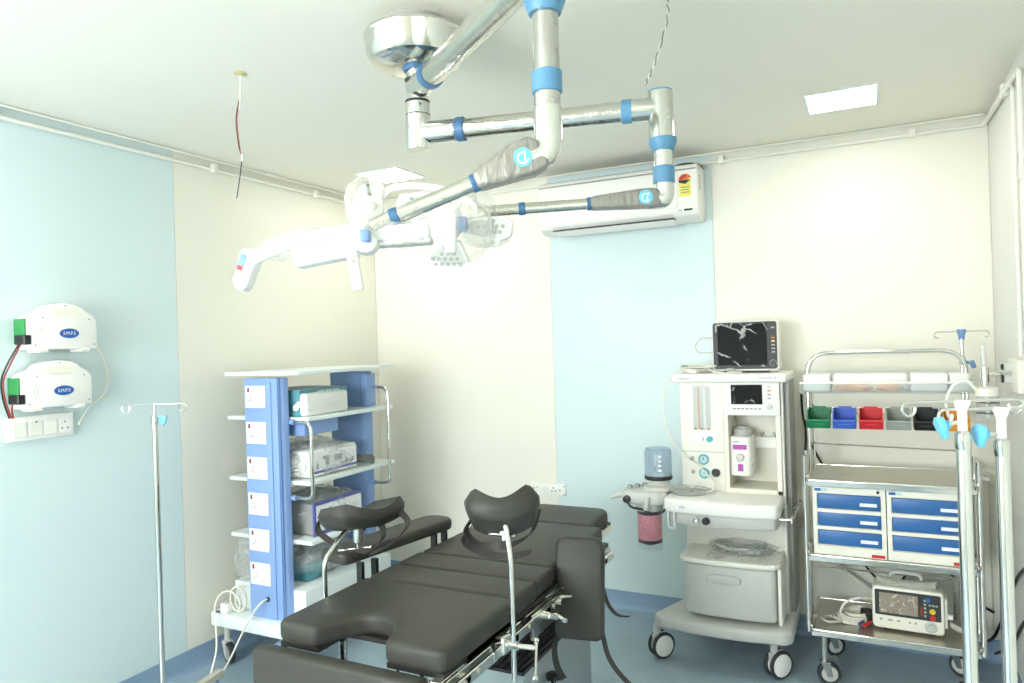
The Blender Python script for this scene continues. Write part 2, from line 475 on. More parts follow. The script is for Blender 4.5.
# bare wires hanging from a ceiling rose
t = thing('hanging_wire', 'bare red and black wires hanging from a small round ceiling hole', 'wire', (1.10, -2.231, H))
MB().lathe([(0, 0), (0.022, 0), (0.024, -0.003), (0.012, -0.007), (0, -0.008)], (1.10, -2.231, H)).build('ceiling_rose', 'rose_beige', t, label='yellowed round rose')
wp = [(1.10, -2.231, H), (1.098, -2.235, 2.6), (1.09, -2.245, 2.52), (1.1, -2.245, 2.42), (1.118, -2.25, 2.36), (1.098, -2.26, 2.22)]
MB().tube(smooth_path(wp[:2] + [(1.093, -2.238, 2.56)]), 0.0028, 6).build('white_sleeve', 'cable_white', t)
MB().tube(smooth_path(wp[1:5]), 0.0016, 6).build('red_wire', 'wire_red', t, label='red wire')
MB().tube(smooth_path([(p[0] - 0.005, p[1], p[2]) for p in wp[1:]]), 0.0016, 6).build('black_wire', 'black_plastic', t, label='black wire')
MB().tube([(1.116, -2.25, 2.385), (1.116, -2.25, 2.36)], 0.004, 6).build('tape_joint', 'cable_white', t)
# twisted wire hanging down to the second lamp joint
t = thing('hanging_wire', 'twisted white and black wire hanging by the far lamp joint', 'wire', (2.669, -1.977, H))
ends = (Vector((2.669, -1.99, H)), Vector((2.675, -2.02, 2.62)), Vector((2.64, -2.055, 2.48)), Vector((2.615, -2.075, 2.415)))
path = smooth_path(ends, 16)
for ph, m in ((0, 'cable_white'), (math.pi, 'print_grey')):
    MB().tube([p + Vector((math.cos(i * 0.9 + ph), math.sin(i * 0.9 + ph), 0)) * 0.0025 for i, p in enumerate(path)], 0.0022, 5).build('wire_strand', m, t)

# ================================================================ wall fittings
def smps(y0, z0, label):
    """power supply box on the left wall; y0 z0 = lower far-left (towards camera) corner"""
    t = thing('power_supply_box', label, 'power supply', (0, y0 + 0.16, z0), 'white power supply boxes', local=False)
    L, Hh = 0.295, 0.165
    prof = [(0, 0.0), (L, 0.0), (L, 0.125), (0.275, 0.15)] + [(0.155 + 0.1 * math.cos(a), 0.148 + 0.05 * math.sin(a)) for a in [R(q) for q in (15, 40, 65, 90, 115, 140, 165)]] + [(0.02, 0.15), (0, 0.13)]
    M = Matrix.Translation((0.012, y0, z0)) @ Matrix.Rotation(R(90), 4, 'Z') @ Matrix.Rotation(R(90), 4, 'X')
    MB().prism(prof, 0, 0.085, M, 0.006, 2).build('housing', 'white_plastic', t)
    hp = [(0.155 + 0.068 * math.cos(a) + (0.0), 0.152 + (0.026 if math.sin(a) > 0 else 0.014) * math.sin(a)) for a in [R(q) for q in range(0, 360, 20)]]
    MB().prism(hp, 0.0845, 0.0865, M, 0.0006, 1).build('handle_recess', 'warm_plastic', t)
    ov = [(0.17 + 0.042 * math.cos(R(q)), 0.068 + 0.021 * math.sin(R(q))) for q in range(0, 360, 15)]
    bd = MB().prism(ov, 0.084, 0.0872, M).build('badge', 'logo_blue', t, label='oval blue badge')
    text('lettering', 'S.M.P.S', 0.019, M @ Matrix.Translation((0.17, 0.068, 0.0874)), 'panel_white', bd)
    b = MB()
    for k in (0, 1, 2):
        rr = 0.016 + 0.014 * k
        b.tube([M @ Vector((0.075 + 0.012 - rr * math.cos(R(a)), 0.07 + rr * math.sin(R(a)) * 1.0, 0.085)) for a in range(-50, 51, 20)], 0.0022, 5)
    b.build('vent_ribs', 'cream_plastic', t)
    for yy in (0.06, 0.24): MB().box(0.012, 0.1, y0 + yy - 0.02, y0 + yy + 0.02, z0 - 0.012, z0 + 0.002, 0.003, 1).build('bracket', 'cream_plastic', t)
    b = MB()
    for yy, zz in ((0.028, 0.02), (0.06, 0.135), (0.155, 0.188), (0.26, 0.13), (0.28, 0.02)): b.cyl(M @ Vector((yy, zz, 0.085)), M @ Vector((yy, zz, 0.0866)), 0.003, 8)
    b.build('screws', 'print_grey', t)
    MB().box(0.012, 0.085, y0 - 0.01, y0 + 0.004, z0 + 0.025, z0 + 0.13, 0.002, 1).build('terminal_board', 'green_board', t, label='green terminal board')
    MB().box(0.03, 0.1, y0 - 0.018, y0 + 0.012, z0 + 0.022, z0 + 0.062, 0.003, 1).build('connector', 'black_plastic', t, label='black plug')
    return t
smps(-2.460, 1.68, 'upper white power supply box with blue oval badge on the blue wall')
smps(-2.490, 1.435, 'lower white power supply box with blue oval badge above the switch plate')
t = thing('wall_cable', 'red and black wire pair linking the power boxes to the switch plate', 'wire', (0.05, -2.46, 1.55))
for dy, m in ((0, 'black_plastic'), (0.008, 'wire_red')):
    MB().tube(smooth_path([(0.085, -2.49 + dy, 1.705), (0.06, -2.525 + dy * 1.5, 1.62), (0.035, -2.535 + dy, 1.55), (0.03, -2.525 + dy, 1.47), (0.03, -2.505 + dy, 1.40)]), 0.0036, 6).build('wire_strand', m, t)
MB().tube(smooth_path([(0.085, -2.52, 1.46), (0.05, -2.505, 1.43), (0.03, -2.49, 1.40)]), 0.0036, 6).build('wire_strand', 'wire_red', t)
t = thing('wall_cable', 'thin white lead looping right of the two power supply boxes', 'wire', (0.01, -2.09, 1.55))
MB().tube(smooth_path([(0.02, -2.165, 1.70), (0.012, -2.12, 1.69), (0.012, -2.085, 1.64), (0.012, -2.062, 1.53), (0.012, -2.09, 1.46), (0.012, -2.15, 1.42), (0.012, -2.205, 1.35), (0.03, -2.215, 1.345)]), 0.004, 6).build('lead', 'cable_white', t)
# switch and socket plate under them
t = thing('switch_plate', 'long white switch and socket plate below the power supply boxes', 'switch plate', (0.0, -2.36, 1.30))
MB().box(0, 0.022, -2.51, -2.237, 1.30, 1.402, 0.003, 2).build('plate', 'white_plastic', t)
for yy in (-2.463, -2.398, -2.338): MB().box(0.022, 0.027, yy - 0.027, yy + 0.027, 1.315, 1.378, 0.002, 1).build('rocker', 'cream_plastic', t)
MB().box(0.022, 0.024, -2.30, -2.252, 1.315, 1.378, 0.001, 1).build('socket_face', 'white_plastic', t)
b = MB()
for yy, zz in ((-2.276, 1.363), (-2.288, 1.335), (-2.264, 1.335)): b.cyl((0.0238, yy, zz), (0.0248, yy, zz), 0.004, 8)
b.build('socket_holes', 'print_grey', t)
MB().box(0.027, 0.0282, -2.403, -2.393, 1.372, 1.377).build('indicator', 'dark_grey', t)

# sockets on the back wall
def back_socket(x0, x1, z0, z1, label, plain=False):
    t = thing('wall_socket', label, 'socket', ((x0 + x1) / 2, 0, z0))
    MB().box(x0, x1, -0.018, 0, z0, z1, 0.003, 2).build('plate', 'white_plastic', t)
    w = x1 - x0
    if not plain:
        for u in (0.13, 0.42): MB().box(x0 + w * (u - 0.08), x0 + w * (u + 0.10), -0.022, -0.018, z0 + 0.018, z1 - 0.018, 0.002, 1).build('rocker', 'cream_plastic', t)
        b = MB()
        for u, v in ((0.1, 0.55), (0.2, 0.65), (0.66, 0.65), (0.62, 0.4), (0.72, 0.42), (0.85, 0.5), (0.96, 0.82), (0.96, 0.15)):
            b.cyl((x0 + w * u, -0.0175, z0 + (z1 - z0) * v), (x0 + w * u, -0.0228, z0 + (z1 - z0) * v), 0.0042, 8)
        b.build('socket_holes', 'print_grey', t)
        MB().box(x0 + w * 0.8, x0 + w * 0.84, -0.0195, -0.018, z0 + 0.02, z1 - 0.02).build('indicator', 'warm_plastic', t)
    else:
        b = MB()
        for u, v in ((0.3, 0.7), (0.5, 0.45), (0.7, 0.7)): b.cyl((x0 + w * u, -0.0175, z0 + (z1 - z0) * v), (x0 + w * u, -0.0195, z0 + (z1 - z0) * v), 0.005, 8)
        b.build('socket_holes', 'dark_grey', t)
    return t
back_socket(1.205, 1.448, 0.663, 0.742, 'long white wall socket plate just past the head of the operating table')
back_socket(2.80, 2.905, 0.645, 0.775, 'white wall socket between the anaesthesia machine and the trolley', True)

# split air conditioner
t = thing('air_conditioner', 'white split air conditioner with energy label high on the back wall', 'air conditioner', (1.9, 0, 2.28))
ax0, ax1 = 1.405, 2.37
prof = [(0, 2.31), (-0.12, 2.305), (-0.185, 2.328), (-0.205, 2.36), (-0.205, 2.585), (-0.185, 2.61), (0, 2.61)]
Mx = Matrix.Translation((ax0, 0, 0)) @ Matrix.Rotation(R(90), 4, 'Z') @ Matrix.Rotation(R(90), 4, 'X')
MB().prism(prof, 0, ax1 - ax0, Mx, 0.004, 2).build('housing', 'white_plastic', t)
MB().box(ax0 + 0.006, ax1 - 0.11, -0.212, -0.2, 2.372, 2.575, 0.004, 2).build('front_panel', 'white_plastic', t)
b = MB()
for k in range(22): b.box(ax0 + 0.03 + k * 0.043, ax0 + 0.068 + k * 0.043, -0.185, -0.02, 2.6105, 2.613)
b.build('intake_grille', 'grey_trim', t)
MB().box(ax0 + 0.09, ax1 - 0.135, -0.2, -0.12, 2.314, 2.320).build('outlet_slot', 'dark_grey', t)
MB().prism([(-0.204, 2.345), (-0.207, 2.341), (-0.165, 2.300), (-0.12, 2.288), (-0.12, 2.296), (-0.16, 2.308)], 0.095, ax1 - ax0 - 0.14, Mx).build('louvre', 'white_plastic', t)
MB().box(ax0 + 0.006, ax1 - 0.006, -0.207, -0.203, 2.578, 2.586).build('top_seam', 'grey_trim', t)
MB().box(ax1 - 0.004, ax1 + 0.001, -0.16, -0.12, 2.47, 2.56, 0.002, 1).build('side_tab', 'grey_plastic', t)
MB().box(ax1 - 0.075, ax1 - 0.03, -0.2085, -0.204, 2.352, 2.362).build('display', 'black_plastic', t)
MB().box(ax1 - 0.108, ax1 - 0.088, -0.2062, -0.204, 2.354, 2.36).build('print_line', 'mid_grey', t)
lb = MB().box(ax1 - 0.099, ax1 - 0.035, -0.2075, -0.204, 2.432, 2.525).build('energy_label', 'label_yellow', t, label='yellow and orange energy label')
fan = [(0, 0)] + [(0.037 * math.cos(R(a)), 0.037 * math.sin(R(a))) for a in range(20, 181, 16)]
MB().prism(fan, 0, 0.002, FACE_Y(ax1 - 0.066, -0.2065, 2.52)).build('rating_fan', 'label_orange', lb, loc=(0, 0, 0))
for k, a in enumerate((150, 118, 86)):
    MB().prism([(0.014 * math.cos(R(a - 13)), 0.014 * math.sin(R(a - 13))), (0.033 * math.cos(R(a - 12)), 0.033 * math.sin(R(a - 12))), (0.033 * math.cos(R(a + 12)), 0.033 * math.sin(R(a + 12))), (0.014 * math.cos(R(a + 13)), 0.014 * math.sin(R(a + 13)))], 0, 0.001, FACE_Y(ax1 - 0.066, -0.2087, 2.52)).build('star_segment', 'red', lb, loc=(0, 0, 0))
MB().prism([(0.03, 0), (0.0, -0.022), (-0.036, -0.012), (-0.036, 0)], 0, 0.0012, FACE_Y(ax1 - 0.064, -0.2087, 2.522)).build('dark_wedge', 'dark_grey', lb, loc=(0, 0, 0))
b = MB()
for k in range(3): b.box(ax1 - 0.09, ax1 - 0.045, -0.2079, -0.207, 2.452 + k * 0.014, 2.456 + k * 0.014)
b.build('print_lines', 'print_grey', lb, loc=(0, 0, 0))
# dark pipe lagging poking up behind the air conditioner
tag(MB().tube(smooth_path([(2.18, -0.05, 2.612), (2.24, -0.06, 2.632), (2.31, -0.05, 2.634), (2.36, -0.03, 2.616)]), 0.018, 10).build('lagged_pipe', 'rubber'), 'short dark lagged pipe lying on top of the air conditioner', 'pipe')
# ================================================================ ceiling surgical light: two jointed arms, two lamp heads
HUB = Vector((1.905, -2.246, 0)); hx, hy = HUB.x, HUB.y
LAMP = thing('surgical_light', 'chrome twin-arm ceiling surgical light with two plastic-wrapped white lamp heads', 'surgical light', (hx, hy, H))
MB().lathe([(0, H - 0.045), (0.164, H - 0.045), (0.168, H - 0.055), (0.164, H - 0.065), (0.16, H - 0.105), (0.144, H - 0.132), (0.116, H - 0.146), (0.05, H - 0.15), (0, H - 0.15)], (hx, hy, 0), n=48).build('canopy', 'chrome', LAMP)
MB().lathe([(0, H), (0.1, H), (0.1, H - 0.046), (0, H - 0.046)], (hx, hy, 0), n=40).build('ceiling_plate', 'mid_grey', LAMP)
hub = MB().lathe([(0, 2.62), (0.034, 2.62), (0.034, 2.44), (0.0395, 2.435), (0.0395, 2.29), (0.036, 2.283), (0, 2.283)], (hx, hy, 0), n=28).build('hub_post', 'chrome', LAMP)
b = MB()
for z in (2.44, 2.395, 2.51): b.lathe([(0.0402, z), (0.0402, z + 0.003)], (hx, hy, 0), n=28)
b.build('joint_seam', 'dark_grey', hub, loc=(0, 0, 0))
MB().lathe([(0.03, 2.59), (0.042, 2.59), (0.044, 2.578), (0.041, 2.573), (0.046, 2.565), (0.047, 2.55), (0.041, 2.54), (0.03, 2.54)], (hx, hy, 0), n=28).build('collar', 'blue_tape_deep', LAMP, label='blue collar')
N = Vector((2.579, -2.743, 2.486)); T2 = Vector((2.658, -2.07, 2.338))
def beam(a, b, r, name, m='wrapped_chrome'):
    return MB().cyl(a, b, r, 24).build(name, m, LAMP)
h1 = Vector((hx, hy, N.z)); h2 = Vector((hx, hy, T2.z))
d1 = (N - h1).normalized(); d2 = (T2 - h2).normalized()
beam(h1 + d1 * 0.03, N, 0.0375, 'arm')
beam(h2 + d2 * 0.03, T2, 0.031, 'arm')
for hh, d, q, r in ((h1, d1, 0.115, 0.04), (h2, d2, 0.125, 0.0355)):
    MB().cyl(hh, hh + d * q, r, 24).build('arm_socket', 'chrome', LAMP)
def band(a, d, s, r, m, name='tape_band', w=0.028):
    MB().tube([a + d * (s - w / 2), a + d * (s - w / 2 + 0.003), a + d * (s + w / 2 - 0.003), a + d * (s + w / 2)], [r - 0.002, r, r, r - 0.002], 24).build(name, m, LAMP, label='blue tape band')
band(h1, d1, 0.125, 0.0425, 'blue_tape_deep')
band(h2, d2, 0.145, 0.038, 'blue_tape_deep', w=0.03)
L2 = (T2 - h2).length
band(T2, -d2, 0.10, 0.036, 'blue_tape', w=0.032)
MB().cyl(T2 - d2 * 0.11, T2, 0.0345, 24).build('arm_socket', 'chrome', LAMP)
# near joint: tee, collar, drop tube, elbow
MB().lathe([(0, 2.535), (0.042, 2.535), (0.042, 2.40), (0, 2.40)], (N.x, N.y, 0), n=28).build('tee_joint', 'chrome', LAMP)
MB().lathe([(0.028, 2.425), (0.047, 2.425), (0.047, 2.40), (0.036, 2.372), (0.028, 2.372)], (N.x, N.y, 0), n=28).build('collar', 'blue_tape', LAMP, label='blue collar')
MB().cyl((N.x, N.y, 2.41), (N.x, N.y, 2.155), 0.0295, 24).build('drop_tube', 'steel', LAMP)
MB().tube([(N.x, N.y, z) for z in (2.245, 2.243, 2.198, 2.196)], [0.031, 0.034, 0.034, 0.031], 24).build('tape_band', 'blue_tape', LAMP, label='blue tape band')
MB().lathe([(0, 2.385), (0.037, 2.385), (0.0375, 2.38), (0.0375, 2.235), (0, 2.235)], (T2.x, T2.y, 0), n=28).build('tee_joint', 'chrome', LAMP)
MB().lathe([(0, 2.39), (0.036, 2.39), (0.036, 2.383), (0, 2.383)], (T2.x, T2.y, 0), n=28).build('end_cap', 'blue_tape', LAMP)
MB().lathe([(0.025, 2.245), (0.042, 2.245), (0.042, 2.232), (0.032, 2.208), (0.025, 2.208)], (T2.x + 0.004, T2.y, 0), n=28).build('collar', 'blue_tape', LAMP, label='blue collar')
MB().cyl((T2.x + 0.004, T2.y, 2.23), (T2.x + 0.004, T2.y, 2.09), 0.0285, 24).build('drop_tube', 'chrome', LAMP)
MB().tube([(T2.x + 0.004, T2.y, z) for z in (2.162, 2.16, 2.112, 2.11)], [0.029, 0.0325, 0.0325, 0.029], 24).build('tape_band', 'blue_tape', LAMP, label='blue tape band')
def spring_arm(top, elbow, end, r_el, fat, fat_at, r_tube, bands, logo_side):
    """elbow pipe, tapering film-wrapped spring housing, tube"""
    d = (end - elbow).normalized()
    MB().tube(fillet([top, Vector((elbow.x, elbow.y, elbow.z)), elbow + d * 0.05], 0.05, 8), r_el, 20).build('elbow', 'chrome', LAMP)
    X = d; Y = Vector((0, 0, 1)) - d * d.z; Y.normalize(); Z = X.cross(Y)
    M = Matrix((X, Y, Z)).transposed().to_4x4(); M.translation = elbow
    L = (end - elbow).length
    poly = [(0.012, -fat * 0.72), (0.012, fat * 0.55), (0.035, fat), (0.08, fat * 0.96), (fat_at, r_tube + 0.002), (fat_at, -r_tube - 0.002), (0.05, -fat * 0.8)]
    MB().prism(poly, -0.03, 0.03, M, 0.012, 3).build('spring_cover', 'crinkle_film', LAMP, label='crinkled film over the spring housing')
    sd = logo_side
    Q = M @ Matrix.Translation((0.062, fat * 0.08, 0.0305 * sd))
    if sd < 0: Q = Q @ Matrix.Rotation(math.pi, 4, 'Y')
    lg = MB().prism([(0.021 * math.cos(R(a)), 0.021 * math.sin(R(a))) for a in range(0, 360, 15)], 0, 0.0015, Q).build('logo_disc', 'cyan_plastic', LAMP, label='round cyan logo')
    bb = MB()
    bb.tube([Q @ Vector((0.012 * math.cos(R(a)), 0.012 * math.sin(R(a)) - 0.002, 0.002)) for a in range(60, 331, 30)], 0.002, 6)
    bb.tube([Q @ Vector((0.001, -0.012, 0.002)), Q @ Vector((0.009, 0.012, 0.002))], 0.002, 6)
    bb.build('logo_mark', 'panel_white', lg, loc=(0, 0, 0))
    MB().cyl(elbow + d * (fat_at - 0.01), end, r_tube, 20).build('spring_arm_tube', 'wrapped_chrome', LAMP)
    for s in bands: band(elbow, d, s, r_tube + 0.003, 'blue_tape_deep', w=0.02)
    return d
A_end = Vector((2.159, -2.321, 2.043)); A_el = Vector((T2.x + 0.004, T2.y, 2.066))
B_end = Vector((2.223, -2.921, 1.913)); B_el = Vector((N.x, N.y, 2.068))
spring_arm(Vector((N.x, N.y, 2.165)), B_el, B_end, 0.0315, 0.046, 0.178, 0.0178, (0.178, 0.372), -1)
spring_arm(Vector((T2.x + 0.004, T2.y, 2.10)), A_el, A_end, 0.03, 0.032, 0.225, 0.0165, (0.225, 0.43), -1)

ROT = (0, 0.0312, 0.46566)
def head(C, name='lamp_head'):
    o = MB().lathe([(0, -0.03), (0.022, -0.03), (0.027, -0.022), (0.027, 0.01), (0.02, 0.02), (0, 0.02)], (0, 0, 0), axis=(0, -1, 0.15), n=28).build(name, 'lamp_white', LAMP, loc=Vector(C) - ROOTS[LAMP.name], rot=ROT)
    return o
XZ = lambda y=0.0, tx=0.0, tz=0.0: Matrix.Translation((0, y, 0)) @ Matrix.Rotation(R(tz), 4, 'Z') @ Matrix.Rotation(R(tx), 4, 'X') @ rotX
def petal(hd, poly, s, c, y, tx, tz, dots=True, th=0.028, m='petal_grey'):
    pts = [((x - c[0]) * s, -(yy - c[1]) * s) for x, yy in poly]
    M = XZ(y, tx, tz)
    area = sum(a[0] * b_[1] - b_[0] * a[1] for a, b_ in zip(pts, pts[1:] + pts[:1]))
    if area < 0: pts = pts[::-1]
    MB().prism(pts, -th / 2, th / 2, M, 0.006, 2).build('lamp_petal', 'lamp_white', hd, loc=(0, 0, 0))
    cx = sum(p[0] for p in pts) / len(pts); cz = sum(p[1] for p in pts) / len(pts)
    inner = [(cx + (p[0] - cx) * 0.84, cz + (p[1] - cz) * 0.84) for p in pts]
    MB().prism(inner, th / 2 - 0.001, th / 2 + 0.0015, M).build('lens_plate', m, hd, loc=(0, 0, 0))
    if not dots: return
    def inside(px, pz):
        r = False
        for (x1, y1), (x2, y2) in zip(inner, inner[1:] + inner[:1]):
            if (y1 > pz) != (y2 > pz) and px < (x2 - x1) * (pz - y1) / (y2 - y1) + x1: r = not r
        return r
    b = MB(); q = 0.0185
    for i in range(-9, 10):
        for j in range(-9, 10):
            px, pz = cx + (i + 0.5 * (j % 2)) * q, cz + j * q * 0.87
            if all(inside(px + dx, pz + dz) for dx in (-0.008, 0.008) for dz in (-0.008, 0.008)):
                b.lathe([(0.0066, th / 2 + 0.001), (0.0055, th / 2 + 0.005), (0.002, th / 2 + 0.0035), (0, th / 2 + 0.0035)], (px, pz, 0), n=10)
    bm2 = b.bm; bmesh.ops.transform(bm2, matrix=M, verts=bm2.verts)
    b.build('led_lens', 'mid_grey', hd, loc=(0, 0, 0))
# --- far lamp head: petals show their lenses
sA = 0.003007; cA = (452, 228)
hA = head((2.088, -2.357, 1.997))
P = lambda x, y, s, c, d=0.0: Vector(((x - c[0]) * s, d, -(y - c[1]) * s))
petal(hA, [(468, 221), (480, 219), (506, 218), (515, 224), (513, 238), (500, 243), (468, 234)], sA, cA, 0.0, 8, -12)
petal(hA, [(440, 240), (460, 240), (470, 263), (463, 271), (430, 273), (420, 267), (428, 252)], sA, cA, 0.01, 16, 0)
petal(hA, [(442, 213), (408, 217), (394, 203), (398, 192), (425, 188), (448, 200)], sA, cA, 0.05, -6, 8)
b = MB(); b.tube(smooth_path([P(482, 217, sA, cA, 0.02), P(476, 205, sA, cA, 0.03), P(460, 193, sA, cA, 0.045), P(435, 184, sA, cA, 0.06), P(410, 180.5, sA, cA, 0.075), P(388, 182, sA, cA, 0.085), P(378, 190, sA, cA, 0.085)]), [0.0115] * 37, 12)
b.build('yoke_arc', 'lamp_white', hA, loc=(0, 0, 0))
MB().cyl(P(466, 226, sA, cA, 0.0), P(484, 212, sA, cA, 0.0), 0.016, 14).build('yoke_knuckle', 'lamp_white', hA, loc=(0, 0, 0))
b = MB(); b.blob(P(447, 222, sA, cA, -0.02), (0.05, 0.035, 0.058), 0.05, 2, 3, 3); b.build('hub_shell', 'lamp_white', hA, loc=(0, 0, 0))
MB().box(-0.011, 0.022, -0.115, -0.08, -0.105, 0.012, 0.008, 3, Matrix.Rotation(R(-8), 4, 'X')).build('handle', 'lamp_white', hA, loc=(0, 0, 0))
MB().box((459 - 452) * sA, (468 - 452) * sA, -0.045, 0.0, -0.016, 0.028, 0.004, 2).build('connector_block', 'slate_blue', hA, loc=(0, 0, 0), label='blue connector')
MB().blob(P(452, 224, sA, cA, 0.01), (0.15, 0.12, 0.115), 0.16, 2.0, 11, 4).build('plastic_wrap', 'film', hA, loc=(0, 0, 0), label='clear crumpled plastic wrap')
MB().blob(P(487, 232, sA, cA, 0.0), (0.075, 0.05, 0.05), 0.14, 2.6, 4, 4).build('plastic_wrap', 'film', hA, loc=(0, 0, 0), label='clear crumpled plastic wrap')
# --- near lamp head: seen edge-on, with yoke bar and control box
sB = 0.002217; cB = (375, 240)
hB = head((2.2105, -2.9273, 1.881))
def bar(hd, a, b_, w, y, s, c, name, m='lamp_white', t=None, bev=0.006):
    pa, pb = P(*a, s, c), P(*b_, s, c); d = pb - pa; L = d.length
    M = Matrix.Translation(((pa + pb) / 2) + Vector((0, y, 0))) @ Matrix.Rotation(math.atan2(-d.z, d.x), 4, 'Y')
    w2 = w * s / 2; t2 = (t or w * s) / 2
    MB().box(-L / 2, L / 2, -t2, t2, -w2, w2, min(bev, w2 * 0.8), 3, M).build(name, m, hd, loc=(0, 0, 0))
b = MB(); b.tube(smooth_path([P(373, 227, sB, cB, 0), P(352, 231, sB, cB, -0.01), P(320, 237, sB, cB, -0.015), P(290, 247, sB, cB, -0.015), P(262, 260, sB, cB, -0.01)]), 0.013, 14)
b.build('yoke_bar', 'lamp_white', hB, loc=(0, 0, 0))
bar(hB, (302, 256), (365, 243), 21, 0.02, sB, cB, 'lamp_petal', t=0.06)
bar(hB, (306, 264), (364, 252), 2, 0.02, sB, cB, 'petal_edge', m='mid_grey', t=0.05, bev=0.001)
bar(hB, (383, 232), (438, 229), 15, 0.02, sB, cB, 'lamp_petal', t=0.06)
bar(hB, (378, 241), (440, 237), 7, 0.03, sB, cB, 'petal_edge', m='petal_grey', t=0.06)
bar(hB, (362, 252), (369, 289), 10.5, -0.01, sB, cB, 'handle', t=0.024)
MB().cyl(P(365, 261, sB, cB, -0.0225), P(365, 261, sB, cB, -0.0235), 0.003, 8).build('handle_button', 'label_orange', hB, loc=(0, 0, 0))
MB().box(-0.004, 0.016, -0.05, -0.02, -0.006, 0.02, 0.003, 2).build('connector_block', 'slate_blue', hB, loc=(0, 0, 0), label='blue connector')
petal(hB, [(354, 226), (360, 190), (368, 176), (382, 172), (390, 182), (388, 214), (376, 232)], sB, cB, 0.045, 0, 14, dots=False)
MB().prism([(-0.026, 0.105), (-0.02, 0.14), (0.0, 0.142), (0.004, 0.11)], -0.03, -0.028, rotX.copy()).build('sensor_window', 'grey_trim', hB, loc=(0, 0, 0))
b = MB()
for x, y in ((364.5, 192), (374, 181), (376, 190)): b.cyl(P(x, y, sB, cB, 0.032), P(x, y, sB, cB, 0.026), 0.0035, 10)
b.build('sensor_dots', 'dark_grey', hB, loc=(0, 0, 0))
for i, (x, y) in enumerate(((362, 203), (371, 205), (379, 202), (366, 212))):
    MB().lathe([(0.009, -0.002), (0.008, 0.004), (0, 0.006)], P(x, y, sB, cB, 0.031), axis=(0, -1, 0), n=12).build('led_lens', 'led_off', hB, loc=(0, 0, 0))
Mc = Matrix.Translation(P(257, 268, sB, cB, 0.0)) @ Matrix.Rotation(R(17), 4, 'Y')
MB().prism([(-0.021, 0.028), (-0.017, 0.044), (0.014, 0.046), (0.02, 0.034), (0.017, -0.036), (0.008, -0.05), (-0.008, -0.048), (-0.017, -0.028)], -0.022, 0.022, Mc @ rotX, 0.006, 3).build('control_box', 'lamp_white', hB, loc=(0, 0, 0))
MB().box(-0.017, -0.002, -0.0236, -0.021, -0.008, 0.03, 0.001, 1, Mc).build('control_display', 'slate_blue', hB, loc=(0, 0, 0), label='blue control display')
MB().box(-0.015, -0.004, -0.0242, -0.0235, -0.006, 0.004, 0, 1, Mc).build('display_symbols', 'red', hB, loc=(0, 0, 0))
MB().lathe([(0.013, 0), (0.0135, 0.006), (0.009, 0.007), (0.008, 0.002), (0, 0.002)], Mc @ Vector((-0.002, -0.0215, -0.026)), axis=(0, -1, 0), n=20).build('control_ring', 'white_plastic', hB, loc=(0, 0, 0))
MB().blob(P(305, 243, sB, cB, 0.0), (0.09, 0.05, 0.03), 0.25, 2.2, 21, 4, M=Matrix.Rotation(R(-14), 4, 'Y')).build('plastic_wrap', 'film', hB, loc=(0, 0, 0), label='clear crumpled plastic wrap')
MB().blob(P(371, 205, sB, cB, 0.03), (0.042, 0.06, 0.075), 0.2, 2.0, 31, 4).build('plastic_wrap', 'film', hB, loc=(0, 0, 0), label='clear crumpled plastic wrap')
MB().blob(P(405, 232, sB, cB, 0.02), (0.07, 0.05, 0.03), 0.2, 2.2, 41, 4).build('plastic_wrap', 'film', hB, loc=(0, 0, 0), label='clear crumpled plastic wrap')
# ================================================================ operating table
OT = thing('operating_table', 'black padded operating table with leg supports and arm boards on a steel base', 'operating table', (1.85, -1.7, 0))
ZT, ZP = 0.82, 0.752
def pad(name, poly, z0=ZP, z1=ZT, bev=0.018, M=None):
    return MB().prism(poly, z0, z1, M, bev, 4).build(name, 'leather', OT)
def arcpts(cx, cy, rx, ry, a0, a1, n): return [(cx + rx * math.cos(R(a0 + (a1 - a0) * k / n)), cy + ry * math.sin(R(a0 + (a1 - a0) * k / n))) for k in range(n + 1)]
xl, xr = 1.545, 2.155
cut = [(1.70, -2.575)] + [(1.735, -2.49), (1.765, -2.445), (1.80, -2.425), (1.85, -2.425), (1.89, -2.445), (1.925, -2.49), (1.955, -2.575)]
pad('seat_pad', [(xl, -2.135), (xl, -2.555), (xl + 0.02, -2.575)] + cut + [(xr - 0.02, -2.575), (xr, -2.555), (xr, -2.135)], bev=0.02)
pad('middle_pad', [(xl + 0.005, -1.965), (xl + 0.005, -2.132), (xr - 0.005, -2.132), (xr - 0.005, -1.965)])
pad('middle_pad', [(xl + 0.005, -1.80), (xl + 0.005, -1.962), (xr - 0.012, -1.962), (xr - 0.012, -1.80)])
pad('back_pad', [(xl + 0.01, -1.205), (xl + 0.01, -1.797), (2.13, -1.797), (2.12, -1.205)])
pad('head_pad', arcpts(1.97, -0.94, 0.075, 0.075, 0, 90, 5) + arcpts(1.70, -0.94, 0.075, 0.075, 90, 180, 5) + [(1.61, -1.202), (2.06, -1.202)], ZP + 0.004, ZT + 0.002)
b = MB()
for y, x0, x1 in ((-2.1335, xl + 0.01, xr - 0.02), (-1.9635, xl + 0.01, xr - 0.02), (-1.7985, xl + 0.01, xr - 0.03), (-1.2035, 1.63, 2.05)):
    b.tube(smooth_path([(x0, y, 0.765), (x0 + 0.012, y, 0.80), (x0 + 0.04, y, 0.8085), (x1 - 0.045, y, 0.8085), (x1 - 0.012, y, 0.797), (x1 + 0.006, y, 0.765)]), 0.004, 6)
b.build('seam_piping', 'leather_piping', OT)
